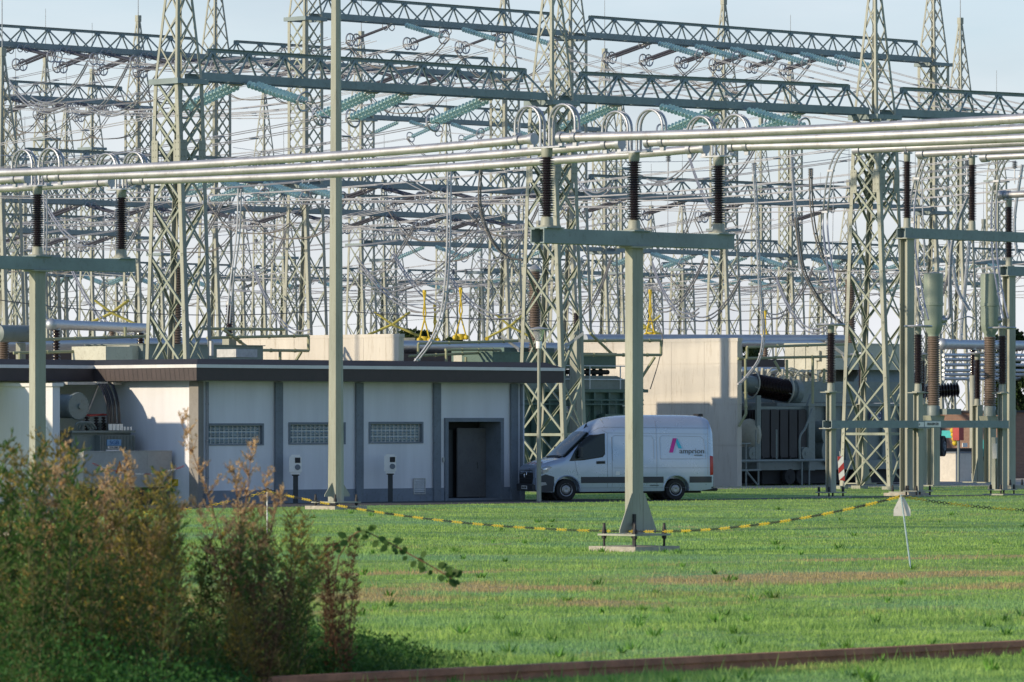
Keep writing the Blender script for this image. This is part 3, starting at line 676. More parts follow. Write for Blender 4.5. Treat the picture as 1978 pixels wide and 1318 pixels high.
    m.gbox(o, b0, b1, -.05, -.0315, z0, z0+.03); m.gbox(o, b0, b1, -.05, -.0315, z1-.03, z1); m.gbox(o, b0, b0+.03, -.049, -.0315, z0+.03, z1-.03); m.gbox(o, b1-.03, b1, -.049, -.0315, z0+.03, z1-.03)
    for i in range(7): z = z0+.06+i*(z1-z0-.1)/7; m.add([W(o,b0+.03,-.048,z), W(o,b1-.03,-.048,z), W(o,b1-.03,-.034,z+.045), W(o,b0+.03,-.034,z+.045)], [(0,1,2,3)])
    m.build('vent_louvre', GALV, t)
    m = MB(); b0 = bcoord(854); m.gbox(o, b0, b0+.07, -.04, -.001, yz(893,b0), yz(884,b0)); m.build('intercom', GALV, t)
    # roof: fascia band, light trim, sloping felt upstand; an L with a wing over the transformer bay
    oh, ohr, aw = .62, 1.15, 4.05
    zf0, zf1, zt = 3.70, 4.08, 4.18
    r_ = MB(); OUT = [(-oh,-oh), (LB+ohr,-oh), (LB+ohr,D+.6), (-16,D+.6), (-16,aw), (-oh,aw)]
    ins = .42; IN = [(-oh+ins,-oh+ins), (LB+ohr-ins,-oh+ins), (LB+ohr-ins,D+.2), (-16,D+.2), (-16,aw+ins), (-oh+ins,aw+ins)]
    n = len(OUT)
    r_.add([W(o,b,a,zf0+.001) for b, a in OUT], [tuple(reversed(range(n)))], 0)
    r_.add([W(o,b,a,zt-.001) for b, a in OUT]+[W(o,b,a,zt+.17) for b, a in IN], [(i,(i+1)%n,(i+1)%n+n,i+n) for i in range(n)]+[tuple(range(n,2*n))], 0)
    rf = r_.build('roof', FELT, t)
    f_ = MB(); f_.add([W(o,b,a,zf0) for b, a in OUT]+[W(o,b,a,zf1) for b, a in OUT], [(i,(i+1)%n,(i+1)%n+n,i+n) for i in range(n)])
    for k in range(22):                                        # slate joints
        a = -oh+.1+k*.21
        if a < aw: f_.add([W(o,-oh-.006,a,zf0+.01), W(o,-oh-.006,a+.008,zf0+.01), W(o,-oh-.006,a+.07,zf1-.01), W(o,-oh-.006,a+.06,zf1-.01)], [(0,1,2,3)], 1)
    f_.build('fascia', [FASC, DARK], rf)
    g_ = MB(); e = .03; OT = [(-oh-e,-oh-e), (LB+ohr+e,-oh-e), (LB+ohr+e,D+.6), (-16,D+.6), (-16,aw-e), (-oh-e,aw-e)]
    g_.add([W(o,b,a,zf1+.001) for b, a in OT]+[W(o,b,a,zt) for b, a in OT], [(i,(i+1)%n,(i+1)%n+n,i+n) for i in range(n)]+[tuple(range(n,2*n)), tuple(reversed(range(n)))])
    g_.build('roof_trim', TRIM, rf)
    m = MB(); m.gbox(o, 6.2, 7.1, 5.2, 6.1, 4.5, 4.75); m.tube([W(o,3.2,3.0,4.5),W(o,3.2,3.0,4.95)], .07, 8); m.tube([W(o,-4.6,6.3,4.5), W(o,-4.6,6.3,4.85)], .09, 8); m.build('roof_vent', GALV, rf)
    # bay: left pier wall
    wl = thing('bay_wall', W(C0,-3.7,2.0,0), 'white painted side wall left of the small transformer bay', 'wall', rz=R(45))
    m = MB(); m.gbox(o, -3.98, -3.7, 2.0, 9.9, 0, 3.52); m.build('wall_panel', WALLW, wl)
    m = MB(); m.gbox(o, -4.06, -3.62, 1.92, 9.9, 3.521, 3.62); m.build('coping', TRIM, wl)
GBLOCK = mat('glass_block', (.20,.27,.31), .15, 0, .35, 9, spec=.8)
DOORD = mat('shaded_door_leaf', (.06,.068,.075), .6, 0, .2, 2)
build_building()

# ------------------------------------------------------------------ small transformer in the bay
def text_mesh(s, size, extr=.004):
    c = bpy.data.curves.new('txt', 'FONT'); c.body = s; c.size = size; c.extrude = extr; c.align_x = 'CENTER'; c.align_y = 'CENTER'
    o = bpy.data.objects.new('txt', c); COL.objects.link(o); bpy.context.view_layer.update()
    me = bpy.data.meshes.new_from_object(o.evaluated_get(bpy.context.evaluated_depsgraph_get())); bpy.data.objects.remove(o); return me
def lettering(name, s, size, m_, parent, origin, ux, uz, sx=1.0):
    """raised letters in the plane ux (reading direction) / uz (up), centred on origin (world space)"""
    me = text_mesh(s, size); me.materials.clear(); me.materials.append(m_)
    ux, uz = Vector(ux).normalized(), Vector(uz).normalized(); n = ux.cross(uz)
    M = Matrix(((ux.x*sx, uz.x, n.x, origin[0]), (ux.y*sx, uz.y, n.y, origin[1]), (ux.z*sx, uz.z, n.z, origin[2]), (0,0,0,1)))
    me.transform(parent_matrix(parent).inverted()@M)
    o = bpy.data.objects.new(name, me); COL.objects.link(o); o.parent = parent; return o
def ribbed(p, ax, L, r0, r1, n, seg=14):   # profile list for a shedded porcelain
    prof = [(0, r0)]
    for i in range(n): x = L*i/n; s = L/n; prof += [(x+s*.12, r0), (x+s*.45, r1), (x+s*.62, r1*.98), (x+s*.95, r0)]
    return prof+[(L, r0)]
def build_bay():
    o = C0; b0, a0 = -2.75, 2.3
    tb = W(o, b0+1.1, a0+1.0, 0)
    t = thing('small_transformer', tb, 'grey ribbed transformer with round drum head in the white bay', 'transformer', rz=R(45))
    Yt = W(o,-1.2,2.3,0).y
    # tank front plane a=2.3; columns 160..265 in the photo
    def bb(x, a): return bcoord(x, a)
    a = 2.3; f0, f1 = bb(193,a), bb(263,a); z0, z1 = 1.0, pz(836, Yt)
    m = MB(); m.gbox(o, f0-.9, f1, a+.25, a+1.9, .7, z1); m.gbox(o, f0-1.0, f1+.06, a+.1, a+2.0, z1, z1+.06); m.build('tank', TGREY, t)
    m = MB()
    for i in range(24): b = f0+.02+i*(f1-f0-.04)/24; m.gbox(o, b, b+.03, a, a+.249, .75, z1-.08)
    m.build('cooling_fins', TGREY, t)
    zc = pz(785, Yt)
    m = MB(); c = W(o, bb(152,a+.5), a+.5, zc); m.lathe(c, AV, [(0,.02),(.001,.40),(.05,.42),(.06,.36),(1.7,.36)], 24); m.lathe(c+BV*.05, -AV, [(0,.09),(.06,.09)], 10)
    for k in range(24): th = k*math.pi/12; m.lathe(c+BV*(.39*math.cos(th))+ZV*(.39*math.sin(th))+AV*.02, -AV, [(0,.014),(.04,.014)], 5)
    m.build('conservator', TGREY, t)
    m = MB()
    for i, x in enumerate((168, 186, 200)): c = W(o, bb(x,a+.8), a+.8, z1+.06); m.lathe(c, ZV, ribbed(c, ZV, .42, .035, .085, 5), 10)
    m.build('bushing', BROWN, t)
    m = MB(); m.tube([W(o,bb(160,a+.8),a+.8,z1+.52), W(o,bb(212,a+.8),a+.8,z1+.54)], .03, 6); m.tube([W(o,bb(172,a+.6),a+.6,z1+.5), W(o,bb(200,a+.6),a+.6,z1+.55)], .025, 6); m.build('red_busbar', RED, t)
    m = MB(); c = W(o, bb(154,a), a-.05, .95); m.lathe(c, ZV, [(0,.11),(.36,.11)], 12); m.build('breather', ORANGE, t)
    m = MB(); c = W(o, bb(154,a), a-.05, 1.31); m.tube(smooth_pts([c, c+ZV*.25, c+ZV*.5-BV*.25, c+ZV*.7-BV*.3]), .03, 6); m.lathe(c, ZV, [(0,.09),(.1,.05),(.16,.05)], 10); m.build('breather_pipe', TGREY, t)
    m = MB()
    for x, w in ((213,.16),(220,.16),(227,.16),(234,.16),(242,.09),(248,.09),(254,.09)): b = bb(x,a); m.gbox(o, b, b+w*.7, a+.05, a+.09, z1+.07, z1+.07+w*1.2)
    m.build('number_plates', WHITE, t)
    m = MB(); m.gbox(o, bb(238,a), bb(260,a), a+.6, a+1.2, z1+.06, z1+.30); m.build('terminal_box', TGREY, t)
    m = MB(); Ys = W(o,-.6,a,0).y; zs0, zs1 = pz(861,Ys), pz(849,Ys); s0, s1 = bb(206,a), bb(233,a); m.gbox(o, s0, s1, a-.03, a-.002, zs0, zs1); sg = m.build('maker_sign', SIGNL, t)
    lettering('letters', 'SGB', .17, mat('sign_blue_letters',(.02,.10,.30),.5), t, W(o,(s0+s1)/2,a-.034,(zs0+zs1)/2-.005), BV, ZV, 1.25)
    m = MB(); m.gbox(o, s0+.03, s1-.08, a-.03, a-.002, pz(866.5,Ys), pz(862,Ys)); m.gbox(o, s0-.03, s1-.06, a-.031, a-.002, pz(872,Ys), pz(868.5,Ys)); m.build('type_plate', WHITE, t)
    lettering('letters', 'DTTN 1250/10', .055, BLACK, t, W(o,(s0+s1)/2-.02,a-.034,pz(864.2,Ys)), BV, ZV)
    m = MB()
    for k, x in enumerate((140, 147, 153)): m.tube(smooth_pts([W(o,bb(x,a+.6),a+.5,z1+.1), W(o,bb(x,a+.6),a+.4,z1+.28), W(o,bb(x+14,a+.6),a+.4,z1+.3), W(o,bb(x+28,a+.6),a+.5,z1+.12)]), .035, 6)
    m.gbox(o, bb(125,a), bb(138,a), a+.1, a+.4, .8, 1.75); m.build('pipework', TGREY, t)
    # black cables from the tray under the roof
    cb = thing('cable_bundle', W(o,-.5,3.9,z1), 'arching black cables dropping from the roof tray to the transformer', 'cable', rz=R(45)); 
    for k, (xa, xb) in enumerate(((183,208),(190,214),(197,221),(207,229))):
        m = MB(); zt_ = pz(739, 161)
        for dd in (0, .05): m.tube(smooth_pts([W(o,bb(xa,3.6)+dd,3.6,zt_), W(o,bb(xa+10,3.2)+dd,3.2,zt_-.12), W(o,bb(xb-3,2.8)+dd,2.8,zt_-.6), W(o,bb(xb,2.7)+dd,2.7,z1+.35), W(o,bb(xb,2.7)+dd,2.7,z1+.06)], 6), .028, 6)
        m.build('cable', CABLE, cb)
    m = MB(); zt_ = pz(744, 161); m.gbox(o, bb(118,3.6), bb(172,3.6), 3.3, 3.9, zt_, zt_+.08); m.gbox(o, bb(174,3.6), bb(196,3.6), 3.3, 3.9, zt_+.01, zt_+.09); m.gbox(o, bb(206,3.6), bb(222,3.6), 3.3, 3.9, zt_, zt_+.07)
    m.bar(W(o,bb(190,3.6),3.6,zt_), W(o,bb(158,3.6),3.8,2.0), AV, .05, .05)
    tag(m.build('cable_tray', GALV), 'metal cable tray bracketed under the dark roof edge', 'cable tray')
    # containment trough
    ct = thing('oil_trough', W(o,-1.2,1.2,0), 'pale grey sheet metal trough standing in front of the small transformer', 'trough', rz=R(45))
    a = 1.0; t0, t1 = bb(161,a), bb(332,a); Yc = W(o,(t0+t1)/2,a,0).y; zz0, zz1 = pz(942,Yc), pz(873,Yc)
    m = MB(); m.gbox(o, t0, t1, a, a+.05, zz0, zz1); m.gbox(o, t0, t0+.05, a+.05, a+1.2, zz0, zz1); m.gbox(o, t1-.05, t1, a+.05, a+1.2, zz0, zz1); m.gbox(o, t0+.01, t1-.01, a+1.2, a+1.25, zz0, zz1)
    for k in (.33, .72): b = t0+(t1-t0)*k; m.gbox(o, b-.006, b+.006, a-.006, a-.0005, zz0+.02, zz1-.01)
    m.gbox(o, t0, t1, a-.02, a+.051, zz1+.001, zz1+.03); m.build('panel', mat('zinc_sheet',(.36,.365,.37),.6,.2,.15,2.2), ct)
    m = MB(); bw = bb(231,a); q = [W(o,bw-.17,a-.008,zz0+.42), W(o,bw+.17,a-.008,zz0+.42), W(o,bw,a-.008,zz0+.80)]; m.prism(q, AV*.006, 0); m.build('warning_sign', ORANGE, ct)
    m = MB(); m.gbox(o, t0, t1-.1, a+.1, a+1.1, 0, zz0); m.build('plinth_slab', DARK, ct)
    m = MB(); m.gbox(o, -.06, -.002, .9, 1.6, .55, .75); tag(m.build('yellow_arrow_sign', YEL), 'small yellow arrow sign on the white wall beside the trough', 'sign')
    chain('red and white plastic chain across the transformer bay', W(o,-3.7,.5,1.25), W(o,-.3,.3,1.15), .28, (RED, WHITE), .30)
def chain(label, p, q, sag, mats, seg, pitch=.062, size=1.0):
    p, q = Vector(p), Vector(q); n = int((q-p).length/pitch); m = MB(); pts = sag_pts(p, q, sag, n)
    for i in range(n):
        c = (pts[i]+pts[i+1])/2; d = (pts[i+1]-pts[i]).normalized(); u = d.cross(ZV).normalized(); w = u.cross(d)
        ax = u if i%2 else w; side = w if i%2 else u; mi = int(i*pitch/seg)%2
        vs = []; k = 8
        for j in range(k):
            th = j*2*math.pi/k; e = c+d*(math.cos(th)*.043*size)+side*(math.sin(th)*.024*size); rr = (d*math.cos(th)+side*math.sin(th))
            vs += [e+rr*.0062*size, e+ax*.0062*size, e-rr*.0062*size, e-ax*.0062*size]
        m.add(vs, [(j*4+s, ((j+1)%k)*4+s, ((j+1)%k)*4+(s+1)%4, j*4+(s+1)%4) for j in range(k) for s in range(4)], mi, True)
    return tag(m.build('barrier_chain', list(mats)), label, 'chain', 'barrier chains')
build_bay()

# ------------------------------------------------------------------ wall chargers, lamp, mast, stake, signs, rail
def charger(x, y, label):
    p = W(C0, bcoord(x,-.55), -.55, 0); t = thing('charging_post', p, label, 'charging post', 'car charging posts'); o = p
    def wb(m, x0, x1, y0, y1, z0, z1): m.box(o.x+x0, o.x+x1, o.y+y0, o.y+y1, z0, z1)     # turned to face the lawn
    m = MB(); wb(m, -.075, .075, -.05, .05, 0, .98); wb(m, -.11, .11, -.08, .08, .84, .95); wb(m, -.16,.16,-.14,.14,0,.015); m.build('post', mat('dark_charger_post',(.03,.04,.045),.5), t)
    m = MB(); w = .185
    for z0, z1, e in ((.88,.95,.04),(.95,1.42,0),(1.42,1.475,.05)): wb(m, -w+e, w-e, -.20+e*.5, .02, z0, z1)
    m.build('housing', WHITE, t)
    m = MB(); wb(m, -.01, .15, -.212, -.2005, 1.23, 1.39); m.build('display', BLACK, t)
    m = MB(); m.lathe(Vector((o.x+.07,o.y-.2,1.10)), (0,-1,0), [(0,.085),(.02,.085),(.021,.06),(.03,.06)], 12); m.build('socket', SLATE, t)
    m = MB(); wb(m, -w-.004, -w+.001, -.14, -.08, 1.05, 1.15); m.build('side_label', BLACK, t)
charger(571, 968, 'white car charging post on black stand, left of the tapered mast')
charger(754, 968, 'white car charging post on black stand, under the third glass block window')
def street_lamp():
    p = G(1041, 969); t = thing('street_lamp', p, 'slender street lamp with wide flat hat between building and van', 'street lamp')
    s = FPX/p.y; H = (969-632)/s; o = p
    m = MB(); m.tube([o, o+ZV*2.2, o+ZV*2.2, o+ZV*(H-.68)], [.078,.07,.055,.05], 12); m.build('pole', STEEL, t)
    m = MB(); m.lathe(o+ZV*(H-.68), ZV, [(0,.06),(.02,.09),(.22,.10),(.24,.085)], 14); m.build('lamp_base', WHITE, t)
    m = MB(); m.lathe(o+ZV*(H-.44), ZV, [(0,.10),(.36,.19)], 16); m.build('lamp_glass', mat('lamp_glass',(.75,.78,.8),.08,0,.03,3,trans=.75), t)
    m = MB(); m.lathe(o+ZV*(H-.09), ZV, [(0,.2),(.0,.33),(.03,.34),(.09,.10),(.10,.02)], 20); m.build('hat', GALV, t)
street_lamp()
def gussets(t, o, hb, ha, h, w):
    for s in (-1, 1):
        for q in (-1,):
            a = q*(ha-.012); m = MB()
            m.prism([W(o,s*hb,a,.36), W(o,s*(hb+w),a,.36), W(o,s*(hb+w),a,.42), W(o,s*(hb+.03),a,h), W(o,s*hb,a,h)], AV*(.02*q)); m.build('gusset', STEEL, t)
def footing(t, o, hw, z=.0, pl=.34):
    m = MB(); m.gbox(o, -hw, hw, -hw, hw, -.3, .10+z); m.build('concrete_pad', CONC2, t)
    m = MB(); e = hw-.12; m.gbox(o, -e, e, -e, e, pl-.035+z, pl+z); m.build('base_plate', STEEL, t)
    for sb in (-1, 1):
        for sa in (-1, 1):
            m = MB(); c = W(o, sb*(e-.09), sa*(e-.09), z)
            m.lathe(c, ZV, [(.08,.024),(pl-.1,.024),(pl-.09,.045),(pl-.036,.045)], 8); m.lathe(c, ZV, [(pl+.001,.05),(pl+.08,.045),(pl+.10,.034),(pl+.20,.026),(pl+.21,.01)], 8)
            m.build('anchor_bolt', BLACK, t)
def mast():
    p = G(649, 984); t = thing('tapered_mast', p, 'tall smooth tapered mast standing in front of the building', 'mast', rz=R(45)); o = p; s = FPX/p.y
    footing(t, o, .62, 0, .22)
    m = MB(); n = 8; H = 17.0; r0, r1 = 15.5/s, 9.2/s
    m.tube([o+ZV*.22, o+ZV*H], [r0, r1-.02], 8, smooth=False); m.build('shaft', STEEL, t)
    gussets(t, o, r0*.8, .05, .75, .30)
mast()
def stake():
    for (x, y, Y, l, h) in ((516, 947, 118, 'thin white barrier stake with black top between the weeds and wall', .95),):
        b = Vector((px(x,Y), Y, 0)); t = thing('barrier_stake', b, l, 'stake'); z = pz(y, Y)
        m = MB(); m.tube([b, b+ZV*z], .016, 6); m.build('rod', WHITE, t); m = MB(); m.tube([b+ZV*(z-.03), b+ZV*(z+.05)], .035, 8); m.bar(b+ZV*z-BV*.12, b+ZV*z+BV*.12, ZV, .04, .04); m.build('top_clip', BLACK, t)
stake()

# ------------------------------------------------------------------ near busbar supports and tubes
def post_insulator(o, z, H, r0, r1, n, label, group, capm=STEEL, plate=True, bm=None, name='post_insulator', ring=0):
    t = thing(name, Vector((o[0],o[1],z)), label, 'insulator', group, R(45)); c = Vector((o[0],o[1],z))
    e0, e1 = .20*H/1.5, .17*H/1.5
    m = MB(); m.lathe(c, ZV, [(0,.20),(.03,.20),(.031,.125),(e0-.02,.115),(e0,.10)], 14); m.build('base_fitting', capm, t)
    m = MB(); m.lathe(c+ZV*e0, ZV, ribbed(c, ZV, H-e0-e1, r0, r1, n), 16); m.build('porcelain', bm or BROWN, t)
    m = MB(); m.lathe(c+ZV*(H-e1), ZV, [(0,.095),(.02,.105),(e1-.02,.11),(e1,.11)], 14)
    m.build('top_cap', capm, t)
    if plate:
        m = MB(); m.rbox(c, -.09, .09, -.42, .42, H, H+.03); m.build('top_plate', ALU2, t)
    if ring:
        m = MB(); m.torus(c+ZV*(H+.02), ZV, ring, .04, 24, 6); m.rbox(c, -ring, ring, -.05, .05, H-.01, H+.04); m.rbox(c, -.05, .05, -ring, ring, H-.012, H+.03); m.lathe(c+ZV*H, ZV, [(0,.12),(.09,.10)], 10); m.build('corona_ring', ALU2, t)
    return t
S1 = Vector((px(1225,102.5), 102.5, 0)); AX = 17.9
S0 = S1+AV*AX; S0.z = -.10
ARM = 6.17
def busbar_support(o, label, side, ground=True):
    t = thing('busbar_support', o, label, 'busbar support', 'near T-shaped busbar supports', R(45)); z0 = o.z
    if ground: footing(t, Vector((o.x,o.y,z0)), .62)
    m = MB(); hb, ha = .15, .10
    m.gbox(o, -hb, hb, -ha, ha, z0+.34, z0+ARM-.32); m.gbox(o, -.26, .26, -.22, .22, z0+ARM-.318, z0+ARM-.285); m.build('post', STEEL, t)
    if ground: gussets(t, Vector((o.x,o.y,z0)), hb, ha, 1.12, .36)
    m = MB(); L = 2.66; zt = z0+ARM; zb = zt-.28
    for s in (-1, 1): a = s*.17; m.gbox(o, -L, L, a-.012, a+.012, zb, zt); m.gbox(o, -L, L, a-s*.10, a-s*.0121, zb+.001, zb+.02); m.gbox(o, -L, L, a-s*.10, a-s*.0121, zt-.02, zt-.001)
    for b in (-L+.3, -1.2, 0, 1.2, L-.3): m.gbox(o, b-.05, b+.05, -.157, .157, zb+.03, zt-.03)
    for b in (-2.4, 0, 2.4): m.gbox(o, b-.24, b+.24, -.24, .24, zt+.001, zt+.025)
    m.build('crossarm', STEEL2, t)
    if ground:
        m = MB(); m.tube(smooth_pts([W(o,-.42,-.42,.06), W(o,-.36,-.34,.25), W(o,-.17,-.16,.55)]), .036, 8); m.gbox(o, -.16, -.10, -.15, -.101, .50, .72); m.build('earthing_cable', BLACK, t)
    for k, b in enumerate((-2.4, 0, 2.4)):
        c = W(o, b, 0, 0)
        post_insulator(c, zt+.026, 1.50, .072, .148, 24, f'{["nearest left","middle","far right"][k]} dark brown post insulator on the {side} T-shaped support', 'dark brown insulators under the silver tubes')
    return t
busbar_support(S1, 'T-shaped grey-green busbar support on the lawn in front of the van', 'middle')
busbar_support(S0, 'T-shaped grey-green busbar support rising from the weeds at left', 'left')
PZ = ARM+.026+1.50+.03+.16
def busbars():
    r = .086
    for k, b in enumerate((-2.4, 0, 2.4)):
        nm = ['front', 'middle', 'rear'][k]
        for seg, (o, p0, p1, sg) in enumerate(((S1, .36, AX-.36, .10), (S1, -AX+.36, -.36, .10), (S0, .36, AX, .05))):
            z0 = PZ; pts = []
            for i in range(17):
                u = i/16; a = p0+(p1-p0)*u; q = W(o, b, a, z0-sg*4*u*(1-u)); pts.append(q)
            if seg == 0:
                for i, q in enumerate(pts): q.z -= .10*i/16
            if seg == 2:
                for q in pts: q.z -= .10
            t = thing('busbar_tube', pts[0], f'{nm} silver busbar tube {["between the two T-shaped supports","running off to the right from the middle support","leaving the photo at the left edge"][seg]}', 'busbar tube', 'silver busbar tubes', R(45))
            m = MB(); m.tube(pts, r, 16); 
            for e, q in ((0, pts[0]), (1, pts[-1])): m.tube([q, q+(pts[1]-pts[0])*(-.0005 if e == 0 else .0005)], r*.7, 12)
            m.build('tube', ALU, t)
            d = (pts[-1]-pts[0]).normalized()
            for u in ((.02,.40) if seg < 2 else (.02,.40)):
                for e in ((0,1) if seg == 0 else (1,) if seg == 1 else (0,)):
                    q = (pts[0]+d*u) if e == 0 else (pts[-1]-d*u)
                    m = MB(); m.tube([q-d*.05, q+d*.05], r+.03, 16); m.rbox(q, -.03, .03, -.05, .05, -r-.09, -r-.02); m.build('clamp', ALU2, t)
    for (o, nm) in ((S1, 'middle'), (S0, 'left')):
        for k, b in enumerate((-2.4, 0, 2.4)):
            t = thing('expansion_loop', W(o,b,0,o.z+PZ), f'twin arched expansion loops over the {["nearest","middle","far"][k]} insulator of the {nm} support', 'expansion loop', 'arched expansion loops over the supports', R(45))
            for s in (-1, 1):
                for d in (-.055, .055):
                    m = MB(); pts = [W(o, b+d, s*(.12), o.z+PZ-.15)]
                    for i in range(15): th = math.pi*i/14; pts.append(W(o, b+d, s*(.46-.34*math.cos(th)), o.z+PZ+.28+.34*math.sin(th)))
                    pts.append(W(o, b+d, s*.80, o.z+PZ+.02)); m.tube(pts, .026, 8); m.build('loop_tube', ALU2, t)
                m = MB(); m.rbox(W(o,b,s*.80,o.z+PZ), -.09, .09, -.05, .05, .09, .13); m.build('loop_clamp', ALU2, t)
busbars()

# barrier chains between the posts
SA = Vector((px(516,118),118,pz(949,118))); RODB = G(1760,1100); ROD = Vector((px(1741,RODB.y), RODB.y+.1, pz(959,RODB.y)))
CH = W(S1,-.50,-.75,.40)
chain('yellow and black chain from the thin stake past the mast to the middle support', SA, CH, .22, (YEL, BLACK), .48)
chain('yellow and black chain from the middle support up to the arrow sign', CH, ROD, .16, (YEL, BLACK), .48)
chain('yellow and black chain running from the arrow sign to the right edge', ROD, Vector((px(2150,93), 93, .95)), .10, (YEL, BLACK), .5)
chain('yellow and black chain from the thin stake to the left, behind the weeds', Vector((px(250,119),119,.45)), SA, .12, (YEL, BLACK), .48)
def arrow_sign():
    b = G(1760, 1100); Y = b.y; t = thing('arrow_sign', b, 'white upward arrow board on a thin leaning rod in the lawn', 'sign'); s = FPX/Y
    top = Vector((px(1741,Y), Y+.1, pz(956,Y)))
    m = MB(); m.tube([b-ZV*.05, top], .015, 8); m.build('rod', CAPM, t)
    m = MB(); q = [P(x, y, Y+.12) for x, y in ((1726,997),(1759,997),(1758.5,984),(1744,956.5),(1740,956.5),(1726.5,984))]; m.prism(q, (0,.012,0)); m.build('board', mat('white_board',(.72,.70,.66),.6), t)
arrow_sign()
def warning_board():
    b = Vector((px(1628,186), 186, 0)); t = thing('warning_board', b, 'red and white striped warning board on a pole by the lattice tower', 'warning board'); Y = 186
    m = MB(); m.tube([P(1631,940,Y), P(1622,872,Y)], .02, 6); m.build('pole', GALV, t)
    top0, top1, bot0, bot1 = P(1617.8,882,Y-.05), P(1629,882,Y-.05), P(1621,928,Y-.05), P(1632,929,Y-.05)
    m = MB(); m.prism([bot0, bot1, top1, top0], (0,.03,0)); m.build('board', WHITE, t)
    m = MB(); ev = lambda u, v: bot0.lerp(bot1,u).lerp(top0.lerp(top1,u), v)+Vector((0,-.004,0))
    for u in (( (0,.0),(0.0,.0),(1,.22),(1,0) ), ((0,.28),(0,.50),(1,.76),(1,.50)), ((0,.80),(0,1),(.75,1),(.6,.98))):
        m.prism([ev(*u[0]), ev(*u[3]), ev(*u[2]), ev(*u[1])], (0,-.003,0)) if u[0] != u[1] else m.prism([ev(0,0), ev(1,0), ev(1,.22)], (0,-.003,0))
    m.build('red_stripes', RED, t)
warning_board()
def rail():
    p, q = RP, RQ; d = (q-p).normalized(); n = Vector((-d.y, d.x, 0)); t = thing('rusty_rail', p, 'rusty brown steel rail lying across the foreground lawn', 'rail', rz=math.atan2(d.y, d.x))
    m = MB(); L = (q-p).length
    for a, b, z0, z1 in ((-.06,.06,.085,.150), (-.03,.03,0,.0849)):
        c = p+d*(L/2)+ZV*((z0+z1)/2); m.obox(c, d, n, ZV, L/2, (b-a)/2, (z1-z0)/2)
    m.build('rail_head', RUST, t)
    m = MB()
    for i in range(10): c = p+d*(L*(i+.5)/10); m.obox(c+ZV*.01, d, n, ZV, .06, .1, .02)
    m.build('rail_chair', RUST, t)
rail()
# ------------------------------------------------------------------ fire walls and big transformers
def fire_wall(x, y_top, Y, length, label):
    o = Vector((px(x,Y), Y, 0)); t = thing('fire_wall', o, label, 'wall', 'pale concrete fire walls', R(45)); H = pz(y_top, Y)
    m = MB(); n = 5
    for i in range(n):                                         # panels with open joints
        for z0, z1 in ((0,1.55),(1.56,3.1),(3.11,4.65),(4.66,H-.13)): m.gbox(o, .012, .26, i*length/n+.006, (i+1)*length/n-.006, z0, z1)
    m.gbox(o, .03, .24, .05, length-.05, 0, H-.14); m.build('panels', CONC, t)
    m = MB(); m.gbox(o, 0, .272, -.03, length+.03, H-.13, H); m.build('coping', CONC, t); return o
FW2 = fire_wall(1424, 653, 201, 8.6, 'tall pale concrete wall with shadows behind the rear of the van')
FW1 = fire_wall(770, 645, 189.6, 9.2, 'pale concrete wall top above the roof, right of the tapered mast')
